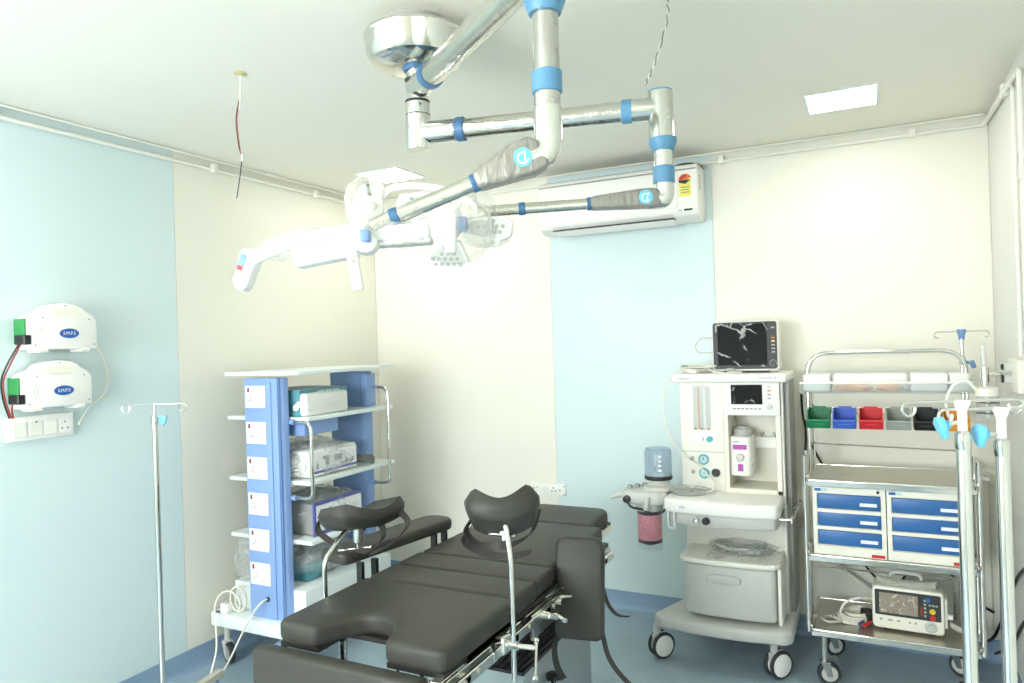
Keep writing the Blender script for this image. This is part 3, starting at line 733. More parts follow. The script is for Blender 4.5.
# pad boards and frame
b = MB()
b.box(xl + 0.01, xl + 0.16, -2.565, -2.14, ZP - 0.012, ZP + 0.002); b.box(xr - 0.2, xr - 0.01, -2.565, -2.14, ZP - 0.012, ZP + 0.002); b.box(xl + 0.01, xr - 0.01, -2.44, -1.21, ZP - 0.012, ZP + 0.002)
b.box(1.63, 2.04, -1.20, -0.875, ZP - 0.01, ZP + 0.006)
b.build('pad_board', 'leather_piping', OT)
MB().box(2.0, 2.055, -1.19, -0.90, ZP - 0.035, ZP - 0.005, 0.003, 1).build('head_bracket', 'cream_plastic', OT)
for x in (xl - 0.028, xr + 0.018):
    s = 1 if x > 1.8 else -1
    rail = MB().box(x, x + 0.010, -2.60, -1.25, ZP - 0.05, ZP - 0.018, 0.002, 1).build('side_rail', 'chrome', OT)
    b = MB()
    for y in (-2.5, -2.2, -1.95, -1.7, -1.35): b.box(min(x, x - s * 0.03), max(x + 0.01, x - s * 0.03), y - 0.015, y + 0.015, ZP - 0.044, ZP - 0.024)
    for y in (-2.52, -2.44, -2.1, -1.9): b.cyl((x + (0.010 if s > 0 else 0), y, ZP - 0.034), (x + (0.015 if s > 0 else -0.005), y, ZP - 0.034), 0.009, 10)
    b.build('rail_spacer', 'steel', rail, loc=(0, 0, 0))
    MB().box(x - s * 0.02 - 0.006, x - s * 0.02 + 0.006, -2.585, -1.22, ZP - 0.066, ZP - 0.012, 0.002, 1).build('side_frame', 'steel', OT)
for y in (-2.1, -1.75, -1.3): MB().box(xl - 0.01, xr + 0.01, y - 0.02, y + 0.02, ZP - 0.06, ZP - 0.012).build('cross_beam', 'steel', OT)
# steel joints on the right of the middle section
b = MB()
b.cyl((2.16, -1.98, 0.715), (2.20, -1.98, 0.715), 0.013, 12); b.cyl((2.16, -1.86, 0.72), (2.195, -1.86, 0.72), 0.011, 12)
b.box(2.168, 2.178, -2.07, -1.82, 0.66, 0.742, 0.002, 1)
b.cyl((2.20, -1.98, 0.715), (2.212, -1.95, 0.70), 0.009, 10); b.tube([(2.18, -1.95, 0.70), (2.205, -1.94, 0.705), (2.232, -1.935, 0.69)], 0.006, 8)
b.lathe([(0, -0.01), (0.01, -0.006), (0.01, 0.006), (0, 0.01)], (2.235, -1.934, 0.689), n=10)
b.tube([(2.185, -1.86, 0.735), (2.20, -1.84, 0.735), (2.212, -1.82, 0.73)], 0.006, 8)
b.build('back_joint', 'chrome', OT)
# drop-down leg plate at the foot
LP = MB().box(1.515, 2.118, -2.648, -2.592, 0.40, 0.757, 0.014, 3).build('leg_plate', 'leather', OT)
MB().box(1.535, 2.10, -2.592, -2.584, 0.42, 0.735).build('leg_plate_board', 'leather_piping', LP, loc=(0, 0, 0))
for x in (1.555, 2.13):
    b = MB(); b.box(x - 0.02, x + 0.02, -2.59, -2.53, 0.705, 0.74, 0.004, 1); b.cyl((x - 0.03, -2.572, 0.722), (x + 0.03, -2.572, 0.722), 0.012, 12)
    b.box(x - 0.012, x + 0.012, -2.588, -2.57, 0.60, 0.72, 0.002, 1)
    b.build('leg_hinge', 'chrome', OT)
b = MB(); b.cyl((1.70, -2.45, 0.735), (1.70, -2.45, 0.60), 0.013, 12); b.cyl((2.0, -2.45, 0.735), (2.0, -2.45, 0.60), 0.012, 12)
b.box(1.60, 2.08, -2.47, -2.43, 0.60, 0.635, 0.003, 1)
b.tube([(1.97, -2.54, 0.74), (2.0, -2.56, 0.70), (2.02, -2.575, 0.64)], 0.004, 6)
b.build('leg_section_frame', 'steel', OT)
# column and base
MB().box(1.758, 2.028, -1.855, -1.16, 0.06, 0.425, 0.004, 2).build('base_housing', 'satin_steel', OT)
cap = MB().box(1.752, 2.034, -1.862, -1.152, 0.425, 0.442, 0.003, 1).build('base_top', 'black_plastic', OT)
for k in range(11):
    MB().box(1.757 + k * 0.0252, 1.773 + k * 0.0252, -1.858, -1.156, 0.442, 0.450, 0.003, 1).build('rib', 'rubber', cap, loc=(0, 0, 0))
b = MB()
for k in range(6):
    z = 0.45 + k * 0.04
    b.lathe([(0.09, z), (0.115, z + 0.02), (0.09, z + 0.04)], (1.86, -1.36, 0), n=4)
b.build('bellows_gaiter', 'black_plastic', OT)
MB().box(1.70, 2.0, -1.55, -1.10, 0.69, 0.735, 0.004, 1).build('table_saddle', 'steel', OT)
foot = MB().box(1.68, 2.0, -2.0, -1.18, 0.03, 0.075, 0.012, 2).build('base_plate', 'satin_steel', OT)
b = MB()
for x in (1.73, 1.95):
    for y in (-1.93, -1.25): b.cyl((x, y, 0), (x, y, 0.035), 0.035, 16)
b.build('floor_pad', 'rubber', foot, loc=(0, 0, 0))
b = MB(); b.cyl((2.055, -1.645, 0.05), (2.055, -1.645, 0.33), 0.010, 12); b.box(1.99, 2.08, -1.68, -1.61, 0.04, 0.06, 0.003, 1)
kn = b.build('brake_stem', 'black_plastic', OT)
kp = [((0.034 if k % 2 == 0 else 0.026) * math.cos(R(k * 30)), (0.034 if k % 2 == 0 else 0.026) * math.sin(R(k * 30))) for k in range(12)]
MB().prism(kp, 0.328, 0.35, Matrix.Translation((2.055, -1.645, 0)), 0.004, 2).build('brake_knob', 'black_plastic', kn, loc=(0, 0, 0), label='black star knob')
MB().box(2.0, 2.05, -1.0, -0.92, ZP - 0.004, ZP + 0.001).build('head_plate', 'steel', OT)

# --- leg supports: padded troughs on chrome rods
def trough(L, Wd, sag, th, flare=0.0):
    """saddle cushion along local Y, opening upward"""
    def top(u, v):
        x = (v - 0.5) * 2; y = (u - 0.5) * 2
        hw = Wd / 2 * math.sqrt(1 - 0.42 * y ** 4)
        z = sag * (abs(x) ** 1.9) - flare * y * y * (1 - abs(x)) 
        return (x * hw, y * L / 2 * math.sqrt(1 - 0.42 * x ** 4), z)
    t = MB()
    bm = t.bm; n, m = 16, 20
    up = [[bm.verts.new(Vector(top(i / n, j / m))) for j in range(m + 1)] for i in range(n + 1)]
    dn = []
    for i in range(n + 1):
        row = []
        for j in range(m + 1):
            p = Vector(top(i / n, j / m)); e = min(i, n - i, j, m - j)
            k = th * (0.5 + 0.5 * min(1, e / 3.0))
            x = (j / m - 0.5) * 2
            row.append(bm.verts.new(p + Vector((x * 0.6, 0, -1)).normalized() * k))
        dn.append(row)
    for i in range(n):
        for j in range(m):
            bm.faces.new((up[i][j], up[i + 1][j], up[i + 1][j + 1], up[i][j + 1]))
            bm.faces.new((dn[i][j], dn[i][j + 1], dn[i + 1][j + 1], dn[i + 1][j]))
    for i in range(n):
        bm.faces.new((up[i][0], dn[i][0], dn[i + 1][0], up[i + 1][0])); bm.faces.new((up[i][m], up[i + 1][m], dn[i + 1][m], dn[i][m]))
    for j in range(m):
        bm.faces.new((up[0][j], up[0][j + 1], dn[0][j + 1], dn[0][j])); bm.faces.new((up[n][j], dn[n][j], dn[n][j + 1], up[n][j + 1]))
    bmesh.ops.recalc_face_normals(bm, faces=bm.faces)
    return t
def support(rod_pts, cup_c, cup_rot, L, Wd, sag, post_top, post_bot, clamp, tbar, straps, handle_dir, flare):
    g = MB().tube(fillet(rod_pts, 0.03), 0.0085, 12).build('leg_support', 'chrome', OT)
    t = trough(L, Wd, sag, 0.06, flare)
    M = Matrix.Translation(cup_c) @ Euler(cup_rot, 'XYZ').to_matrix().to_4x4()
    bmesh.ops.transform(t.bm, matrix=M, verts=t.bm.verts)
    t.build('leg_cushion', 'leather', g, loc=(0, 0, 0), smooth=60, label='black saddle-shaped leg cushion')
    b = MB(); a, z = Vector(post_top), Vector(post_bot); d = (z - a)
    b.tube([a, a + d * 0.3], 0.011, 14); b.tube([a + d * 0.28, a + d * 0.32, a + d * 0.78, a + d * 0.82], [0.012, 0.018, 0.018, 0.012], 18); b.tube([a + d * 0.8, z], 0.007, 10)
    b.build('swivel_post', 'chrome', g, loc=(0, 0, 0))
    b = MB(); p, q = Vector(tbar[0]), Vector(tbar[1]); b.cyl(p, q, 0.0035, 8)
    for e in (p, q): b.lathe([(0, -0.006), (0.0062, -0.003), (0.0062, 0.003), (0, 0.006)], e, axis=(q - p).normalized(), n=10)
    b.build('clamp_handle', 'chrome', g, loc=(0, 0, 0))
    b = MB(); c = Vector(clamp); s = 1 if c.x > 1.8 else -1
    b.box(c.x - 0.022, c.x + 0.012, c.y - 0.026, c.y + 0.026, c.z - 0.026, c.z + 0.026, 0.006, 2)
    b.cyl(c, c + Vector((s * 0.045, 0, 0)), 0.014, 14); b.cyl(c + Vector((s * 0.03, 0, 0.0)), c + Vector((s * 0.10, 0.01, 0)), 0.008, 10)
    e = c + Vector((s * 0.10, 0.01, 0)); hd = Vector(handle_dir)
    b.cyl(e - hd * 0.25, e + hd, 0.0055, 8)
    for k in (e - hd * 0.25, e + hd): b.lathe([(0, -0.009), (0.009, -0.004), (0.009, 0.004), (0, 0.009)], k, axis=hd.normalized(), n=10)
    b.build('rail_clamp', 'chrome', g, loc=(0, 0, 0))
    for pts, wd in straps:
        ribbon(MB(), pts, wd, 0.026, 0.003).build('strap', 'strap', g, loc=(0, 0, 0))
    return g
# right support
support([(2.215, -2.285, 0.30), (2.215, -2.285, 1.0), (2.196, -2.275, 1.09), (2.188, -2.27, 1.112)], (2.166, -2.235, 1.125), (R(-42), R(-3), R(26)), 0.165, 0.205, 0.05,
        (2.166, -2.23, 1.12), (2.176, -2.25, 1.04), (2.185, -2.285, 0.735),
        ((2.135, -2.262, 1.058), (2.215, -2.262, 1.060)),
        [([(2.075, -2.27, 1.10), (2.045, -2.26, 1.06), (2.06, -2.22, 1.01), (2.12, -2.19, 1.0), (2.185, -2.2, 1.015), (2.235, -2.17, 1.05), (2.255, -2.16, 1.12)], [(0.3, 0.9, 0), (0.1, 0.3, 0.9), (0.3, 0.9, 0)]),
         ([(2.065, -2.15, 1.09), (2.00, -2.2, 1.02), (2.04, -2.17, 0.97), (2.12, -2.13, 0.95), (2.2, -2.12, 0.97)], [(0.3, 0.9, 0), (0.1, 0.3, 0.9), (0.2, 0.5, 0.6)])],
        (0.02, -0.055, -0.065), 0.0)
# left support
support([(1.505, -2.305, 0.62), (1.505, -2.305, 0.92), (1.507, -2.20, 0.992), (1.512, -2.125, 1.02)], (1.522, -2.115, 1.045), (R(-14), R(2), R(70)), 0.225, 0.28, 0.034,
        (1.512, -2.125, 1.05), (1.506, -2.125, 0.905), (1.53, -2.305, 0.735),
        ((1.44, -2.15, 0.905), (1.55, -2.11, 0.918)),
        [([(1.40, -2.16, 1.05), (1.365, -2.18, 0.985), (1.43, -2.15, 0.925), (1.50, -2.13, 0.915)], [(0.5, 0.7, 0.3), (0.3, 0.5, 0.7)]),
         ([(1.565, -2.13, 1.04), (1.605, -2.11, 1.0), (1.605, -2.11, 0.95), (1.55, -2.12, 0.905), (1.50, -2.13, 0.915)], [(0.6, 0.6, 0.3), (0.3, 0.5, 0.7)]),
         ([(1.64, -2.05, 1.045), (1.685, -2.06, 1.005), (1.66, -2.09, 0.955), (1.60, -2.11, 0.915), (1.56, -2.12, 0.9)], [(0.5, 0.7, 0.3), (0.3, 0.5, 0.7)]),
         ([(1.46, -2.12, 1.04), (1.49, -2.10, 1.0), (1.51, -2.10, 0.97)], [(0.6, 0.6, 0.3)])],
        (-0.02, -0.05, -0.05), 0.0)
# --- arm boards
def board(C, rot, Wd, L, th, name='arm_board', cr=0.42):
    pts = [(Wd / 2, -L / 2 + 0.02), (Wd / 2, L / 2 - Wd * cr)] + arcpts(Wd / 2 - Wd * cr, L / 2 - Wd * cr, Wd * cr, Wd * cr, 10, 90, 5) + arcpts(-Wd / 2 + Wd * cr, L / 2 - Wd * cr, Wd * cr, Wd * cr, 90, 170, 5) + [(-Wd / 2, L / 2 - Wd * cr), (-Wd / 2, -L / 2 + 0.02), (-Wd / 2 + 0.02, -L / 2), (Wd / 2 - 0.02, -L / 2)]
    M = Matrix.Translation(C) @ Euler(rot, 'XYZ').to_matrix().to_4x4()
    return MB().prism(pts, -th / 2, th / 2, M, 0.014, 3).build(name, 'leather', OT)
ab = board((1.435, -1.82, 0.868), (0, 0, R(-9)), 0.155, 0.64, 0.046)
b = MB()
for x, y in ((1.505, -2.03), (1.485, -2.09), (1.53, -1.66), (1.53, -1.58)): b.box(x - 0.012, x + 0.012, y - 0.008, y + 0.008, 0.715, 0.85)
b.box(1.492, 1.517, -2.1, -1.57, 0.705, 0.73)
b.build('arm_board_bracket', 'black_plastic', ab, loc=(0, 0, 0))
rb = board((2.215, -1.735, 0.735), (R(80), 0, R(9)), 0.182, 0.365, 0.05, cr=0.24)
b = MB(); b.prism([(0, 0), (0.05, 0), (0.05, -0.17), (0.035, -0.19), (0.015, -0.19), (0, -0.16)], 0, 0.004, Matrix.Translation((2.125, -1.755, 0.77)) @ Matrix.Rotation(R(60), 4, 'Z') @ rotX, 0.001, 1)
b.build('bracket_plate', 'steel', rb, loc=(0, 0, 0), label='bare steel bracket plate')
ribbon(MB(), [(2.285, -1.70, 0.79), (2.292, -1.69, 0.72), (2.302, -1.67, 0.66), (2.325, -1.64, 0.615), (2.36, -1.60, 0.60)], (0.4, 0.8, 0.1), 0.018, 0.003).build('strap', 'strap', rb, loc=(0, 0, 0))
ribbon(MB(), [(2.295, -1.74, 0.62), (2.305, -1.742, 0.56), (2.32, -1.74, 0.50), (2.35, -1.735, 0.45), (2.395, -1.73, 0.405)], (0.6, 0.6, 0.3), 0.02, 0.003).build('strap', 'strap', rb, loc=(0, 0, 0))
ribbon(MB(), [(2.13, -1.76, 0.56), (2.12, -1.77, 0.5), (2.13, -1.77, 0.44), (2.155, -1.77, 0.40)], (0.6, 0.6, 0.3), 0.026, 0.003).build('strap', 'strap', rb, loc=(0, 0, 0))
# ================================================================ blue and white equipment cart against the left wall
EC = thing('equipment_cart', 'white shelved equipment cart with blue socket columns against the left wall', 'cart', (0.33, -1.1, 0))
def column(y0, y1, front):
    b = MB(); b.box(0.27, 0.50, y0, y1, 0.27, 1.505, 0.004, 2)
    b.prism([(0.498, y0 + 0.012), (0.505, y0 + 0.006), (0.515, y0 + 0.02), (0.52, y0 + 0.03), (0.52, y1), (0.498, y1)], 0.27, 1.505, None, 0.002, 1)
    c = b.build('column', 'blue_paint', EC)
    if front:
        MB().box(0.278, 0.462, y0 - 0.008, y0 + 0.001, 0.27, 1.485, 0.005, 2).build('column_cover', 'blue_paint', c, loc=(0, 0, 0))
        MB().box(0.508, 0.512, y0 + 0.002, y0 + 0.01, 0.27, 1.505).build('column_groove', 'blue_dark', c, loc=(0, 0, 0))
    return c
cn = column(-1.495, -1.435, True); cf = column(-0.83, -0.75, False)
MB().box(0.505, 0.545, -0.835, -0.745, 1.30, 1.49, 0.004, 2).build('column_cheek', 'blue_paint', cf, loc=(0, 0, 0))
for z, m in ((1.41, 0), (1.224, 0), (1.043, 0), (0.858, 0), (0.673, 0), (0.499, 0)):
    s = MB().box(0.294, 0.432, -1.511, -1.503, z - 0.057, z + 0.057, 0.003, 2).build('socket_plate', 'white_plastic', EC)
    MB().box(0.312, 0.325, -1.5135, -1.511, z + 0.024, z + 0.046, 0.001, 1).build('switch', 'dark_grey', s, loc=(0, 0, 0), label='dark red rocker switch')
    MB().box(0.318, 0.325, -1.5142, -1.5135, z + 0.03, z + 0.042).build('switch_light', 'red', s, loc=(0, 0, 0))
    MB().box(0.363, 0.424, -1.5128, -1.511, z - 0.045, z + 0.046, 0.001, 1).build('blank_cover', 'warm_plastic', s, loc=(0, 0, 0))
    b = MB()
    for dx, dz in ((0.336, 0.004), (0.326, -0.02), (0.347, -0.02), (0.336, -0.012), (0.375, -0.034)): b.cyl((dx, -1.51, z + dz), (dx, -1.5132, z + dz), 0.0033, 8)
    b.build('socket_holes', 'print_grey', s, loc=(0, 0, 0))
for z, y0, x0 in ((1.518, -1.49, 0.125), (1.278, -1.42, 0.06), (0.95, -1.42, 0.06), (0.645, -1.42, 0.06)):
    MB().box(max(x0, 0.012), 0.635, y0, -0.70, z, z + 0.02, 0.003, 2).build('shelf', 'white_metal', EC)
MB().box(0.18, 0.575, -1.385, -1.125, 1.198, 1.278, 0.003, 1).build('drawer_box', 'blue_paint', EC, label='blue drawer under the second shelf')
MB().box(0.10, 0.60, -1.44, -0.72, 0.268, 0.415, 0.006, 2).build('base_cabinet', 'white_metal', EC)
MB().box(0.03, 0.635, -1.545, -0.68, 0.20, 0.27, 0.006, 2).build('base_plate', 'white_metal', EC)
def caster(t, x, y, h, r, w, m_fork='grey_plastic', m_wheel='rubber', m_hub='mid_grey', yaw=0, name='caster', twin=False):
    Q = Matrix.Translation((x, y, 0)) @ Matrix.Rotation(R(yaw), 4, 'Z')
    off = r * 0.35; HB = 0.86 if twin else 0.74
    b = MB()
    b.cyl(Q @ Vector((0, 0, h)), Q @ Vector((0, 0, r * 1.7)), r * 0.28, 12)
    if not twin:
        for s in (-1, 1):
            b.prism([(-r * 0.35, r * 1.95), (r * 0.4, r * 1.95), (off + r * 0.25, r * 0.8), (off - r * 0.2, r * 0.8)], -0.002, 0.002, Q @ Matrix.Translation((0, s * (w / 2 + 0.005), 0)) @ rotX)
        b.box(-r * 0.4, r * 0.45, -w / 2 - 0.007, w / 2 + 0.007, r * 1.9, r * 2.08, 0.003, 1, Q)
    else:
        b.box(-r * 0.45, r * 0.85, -w * 0.16, w * 0.16, r * 0.8, r * 1.95, 0.008, 2, Q)
    c = b.build(name, m_fork, t)
    segs = ((-w / 2, w / 2),) if not twin else ((-w / 2, -w * 0.2), (w * 0.2, w / 2))
    b = MB(); h2 = MB()
    for a, e in segs:
        g = e - a; k = min(0.006, g * 0.3)
        b.lathe([(r * 0.7, a), (r - k, a), (r, a + k), (r, e - k), (r - k, e), (r * 0.72, e)], Q @ Vector((off, 0, r)), axis=(Q.to_3x3() @ Vector((0, 1, 0))), n=28)
        h2.lathe([(0, a - 0.002), (r * HB * 0.9, a - 0.001), (r * HB, a + 0.002), (r * HB, e - 0.002), (r * HB * 0.9, e + 0.001), (0, e + 0.002)], Q @ Vector((off, 0, r)), axis=(Q.to_3x3() @ Vector((0, 1, 0))), n=24)
    b.build('tyre', m_wheel, c, loc=(0, 0, 0)); h2.build('wheel_hub', m_hub, c, loc=(0, 0, 0))
    return c
for x, y, a in ((0.10, -1.50, -20), (0.56, -1.49, 30), (0.10, -0.74, 10), (0.56, -0.74, -40)):
    caster(EC, x, y, 0.205, 0.056, 0.032, yaw=a)
MB().cyl((0.065, -1.535, 0.27), (0.065, -1.535, 0.21), 0.02, 12).build('corner_sleeve', 'white_metal', EC)
for y, z0, z1 in ((-1.425, 0.885, 1.275), (-0.775, 0.845, 1.41)):
    MB().tube(fillet([(0.51, y, z1), (0.655, y, z1), (0.655, y, z0), (0.51, y, z0)], 0.05, 6), 0.0095, 12).build('handle', 'chrome', EC)
    for z in (z0, z1): MB().cyl((0.505, y, z), (0.545, y, z), 0.014, 12).build('handle_boss', 'blue_paint', EC)
MB().lathe([(0.006, 0), (0.013, 0.001), (0.012, 0.004), (0.006, 0.005)], (0.405, -1.503, 0.372), axis=(0, -1, 0), n=16).build('cable_gland', 'black_plastic', EC)
# things on the shelves
t = thing('boxed_supplies', 'teal printed carton under a white plastic-wrapped pack on the cart\'s second shelf', 'carton', (0.4, -1.25, 1.298))
MB().box(0.22, 0.56, -1.40, -1.02, 1.298, 1.435, 0.006, 2).build('carton', 'teal_box', t)
MB().box(0.24, 0.562, -1.395, -1.03, 1.4352, 1.4365).build('pale_print', 'pale_print', t)
b = MB(); b.box(0.559, 0.5612, -1.26, -1.21, 1.411, 1.427); b.box(0.559, 0.5612, -1.20, -1.15, 1.411, 1.427); b.box(0.559, 0.5612, -1.14, -1.09, 1.411, 1.427); b.build('print_block', 'pale_print', t)
b = MB(); b.blob((0.535, -1.23, 1.358), (0.068, 0.18, 0.066), 0.12, 2.2, 5, 4); b.box(0.47, 0.60, -1.395, -1.06, 1.2985, 1.418, 0.018, 3)
tag(b.build('wrapped_pack', 'pack_white'), 'white crinkled plastic pack in front of the teal carton', 'pack')
def cart_device(name, label, x0, x1, y0, y1, z0, z1, body, front, stripe, film_seed):
    t = thing(name, label, 'device', ((x0 + x1) / 2, (y0 + y1) / 2, z0))
    b = MB()
    b.prism([(x0, z0 + 0.008), (x1, z0 + 0.008), (x1 - 0.012, z1), (x0 + 0.01, z1)], y0, y1, Matrix(((1, 0, 0, 0), (0, 0, 1, 0), (0, 1, 0, 0), (0, 0, 0, 1))), 0.008, 2)
    b.build('case', body, t)
    b = MB()
    for x in (x0 + 0.04, x1 - 0.04):
        for y in (y0 + 0.04, y1 - 0.04): b.cyl((x, y, z0), (x, y, z0 + 0.012), 0.012, 10)
    b.build('foot', 'rubber', t)
    f = MB().box(x1 - 0.006, x1 + 0.004, y0 + 0.012, y1 - 0.012, z0 + 0.022, z1 - 0.012, 0.003, 1).build('front_panel', front, t)
    if stripe:
        MB().box(x1 + 0.003, x1 + 0.0055, y0 + 0.014, y1 - 0.014, z0 + 0.024, z0 + 0.036).build('stripe', 'indigo', f, loc=(0, 0, 0))
    b = MB()
    for u, v, w_, h_ in ((0.12, 0.3, 0.02, 0.03), (0.25, 0.72, 0.05, 0.02), (0.3, 0.45, 0.03, 0.03), (0.5, 0.6, 0.06, 0.035), (0.72, 0.35, 0.02, 0.02), (0.85, 0.32, 0.018, 0.022), (0.6, 0.25, 0.1, 0.008)):
        yy = y0 + (y1 - y0) * u; zz = z0 + 0.03 + (z1 - z0 - 0.05) * v
        b.box(x1 + 0.0035, x1 + 0.0062, yy, yy + w_, zz - h_ / 2, zz + h_ / 2, 0.001, 1)
    b.build('controls', 'mid_grey' if stripe else 'dark_grey', f, loc=(0, 0, 0))
    MB().blob(((x0 + x1) / 2, (y0 + y1) / 2, z0 + (z1 - z0) * 0.56), ((x1 - x0) * 0.60, (y1 - y0) * 0.60, (z1 - z0) * 0.78), 0.16, 2.4, film_seed, 4, flat=-(z1 - z0) * 0.555).build('plastic_cover', 'bag_clear', t, label='clear plastic dust cover')
    return t
cart_device('electrosurgical_unit', 'white device with indigo stripe under plastic on the cart\'s middle shelf', 0.22, 0.585, -1.37, -0.98, 0.97, 1.115, 'white_plastic', 'panel_white', True, 3)
d = cart_device('light_source', 'grey device with white and indigo front on the cart\'s fourth shelf', 0.2, 0.585, -1.34, -0.95, 0.665, 0.835, 'grey_device', 'panel_white', False, 8)
MB().box(0.575, 0.587, -1.345, -0.945, 0.667, 0.69, 0.002, 1).build('bottom_trim', 'indigo', d); MB().box(0.575, 0.587, -1.345, -0.945, 0.825, 0.842, 0.002, 1).build('top_trim', 'indigo', d)
MB().box(0.575, 0.588, -1.348, -1.332, 0.667, 0.84, 0.002, 1).build('side_trim', 'indigo', d)
t = thing('bagged_tubing', 'clear plastic bag with coiled tubing beside the white device on the cart', 'bag', (0.52, -1.39, 0.97))
b = MB(); b.blob((0.5, -1.38, 1.03), (0.07, 0.035, 0.07), 0.3, 2, 4, 3, flat=-0.058); b.build('bag', 'bag_clear', t)
b = MB(); b.tube([(0.5 + 0.03 * math.cos(a * 0.5), -1.38 + 0.02 * math.sin(a * 0.5), 0.985 + a * 0.0016) for a in range(50)], 0.005, 6); b.build('tubing', 'cable_white', t)
t = thing('cable_coil', 'dark coiled cable at the far end of the cart\'s middle shelf', 'cable', (0.5, -0.86, 0.97))
MB().tube([(0.53 + 0.07 * math.cos(a * 0.4), -0.87 + 0.06 * math.sin(a * 0.4), 0.976 + 0.012 * (a % 16) / 16 + a * 0.0006) for a in range(64)], 0.0055, 6).build('coil', 'print_grey', t)
t = thing('bagged_equipment', 'grey and teal equipment in a large clear plastic bag on the cart\'s bottom', 'bag', (0.36, -1.1, 0.415))
b = MB(); b.box(0.24, 0.49, -1.29, -1.03, 0.417, 0.54, 0.02, 3); b.build('machine_case', 'grey_device', t)
MB().box(0.33, 0.515, -1.33, -1.19, 0.417, 0.505, 0.015, 2).build('teal_case', 'teal_box', t, label='teal case')
b = MB(); b.blob((0.36, -1.17, 0.525), (0.265, 0.25, 0.108), 0.1, 2.6, 15, 4, flat=-0.108); b.build('bag', 'bag_clear', t)
b = MB(); b.blob((0.17, -1.40, 0.53), (0.1, 0.06, 0.13), 0.2, 2.6, 19, 3, flat=-0.112); b.build('bag_tail', 'bag_clear', t)
# cord from the cart to the floor, coil on the base
t = thing('mains_cable', 'white mains cable running from the blue column down to the floor', 'cord', (0.40, -1.52, 0.37))
MB().tube(smooth_path([(0.405, -1.50, 0.372), (0.40, -1.53, 0.372), (0.37, -1.56, 0.33), (0.32, -1.60, 0.22), (0.28, -1.64, 0.11), (0.24, -1.67, 0.03), (0.20, -1.69, 0.0075), (0.17, -1.67, 0.02), (0.155, -1.62, 0.12), (0.12, -1.59, 0.24), (0.10, -1.575, 0.32), (0.12, -1.55, 0.38), (0.16, -1.52, 0.385), (0.2, -1.50, 0.33), (0.19, -1.50, 0.283)], 8), 0.005, 8).build('cord', 'cable_white', t)
b = MB(); b.tube([(0.19 + 0.05 * math.cos(a * 0.45), -1.495 + 0.014 * math.sin(a * 0.23), 0.345 + 0.065 * math.sin(a * 0.45)) for a in range(46)], 0.005, 6)
b.build('coil', 'cable_white', t)
MB().box(0.10, 0.15, -1.545, -1.50, 0.271, 0.325, 0.008, 2).build('plug', 'white_plastic', t)

# ================================================================ infusion stands
def wings(t, c, z, dirs, L, parent):
    for k, a in enumerate(dirs):
        d = Vector((math.cos(R(a)), math.sin(R(a)), 0)); s = Vector((0, 0, 1))
        p0 = Vector((c[0], c[1], z)); e = p0 + d * L
        pts = [p0, p0 + d * (L * 0.5) - s * 0.002, e] + [e + d * (0.017 * math.sin(R(q))) - s * (0.017 - 0.017 * math.cos(R(q))) for q in range(25, 301, 25)]
        MB().tube(pts, 0.0028, 7).build('bag_hook', 'chrome', parent, loc=(0, 0, 0))
t = thing('infusion_stand', 'slim chrome infusion stand with two hooks standing by the blue left wall', 'infusion stand', (0.42, -2.13, 0))
cx, cy = 0.42, -2.13
MB().cyl((cx, cy, 0.12), (cx, cy, 1.36), 0.0125, 16).build('pole', 'chrome', t)
up = MB().cyl((cx, cy, 1.36), (cx, cy, 1.432), 0.0065, 12).build('inner_pole', 'chrome', t)
wings(t, (cx, cy), 1.43, (25, 205), 0.125, up)
MB().lathe([(0.013, 0), (0.016, 0.004), (0.016, 0.03), (0.01, 0.036), (0.006, 0.036)], (cx, cy, 1.345), n=16).build('pole_collar', 'chrome', t)
MB().prism([(-0.02, 0.016), (0.018, 0.018), (0.012, -0.01), (0.0, -0.028), (-0.014, -0.012)], -0.008, 0.008, Matrix.Translation((cx + 0.035, cy + 0.016, 1.362)) @ Matrix.Rotation(R(26), 4, 'Z') @ rotX, 0.004, 2).build('locking_knob', 'cyan_plastic', t, label='light blue locking knob')
for k, a in enumerate((100, 190, 280, 10)):
    d = Vector((math.cos(R(a)), math.sin(R(a)), 0)); Q = Matrix.Translation((cx, cy, 0)) @ Matrix.Rotation(R(a), 4, 'Z')
    l = MB().box(0.0, 0.37, -0.018, 0.018, 0.085, 0.12, 0.004, 1, Q).build('foot_leg', 'beige_leg', t)
    b = MB(); p = Vector((cx, cy, 0)) + d * 0.34; b.cyl(p + Vector((0, 0, 0.09)), p + Vector((0, 0, 0.05)), 0.008, 8)
    b.lathe([(0, -0.012), (0.024, -0.011), (0.027, -0.007), (0.027, 0.007), (0.024, 0.011), (0, 0.012)], p + Vector((0, 0, 0.0275)), axis=(-d.y, d.x, 0), n=18)
    b.build('caster', 'blue_dark', l, loc=(0, 0, 0))
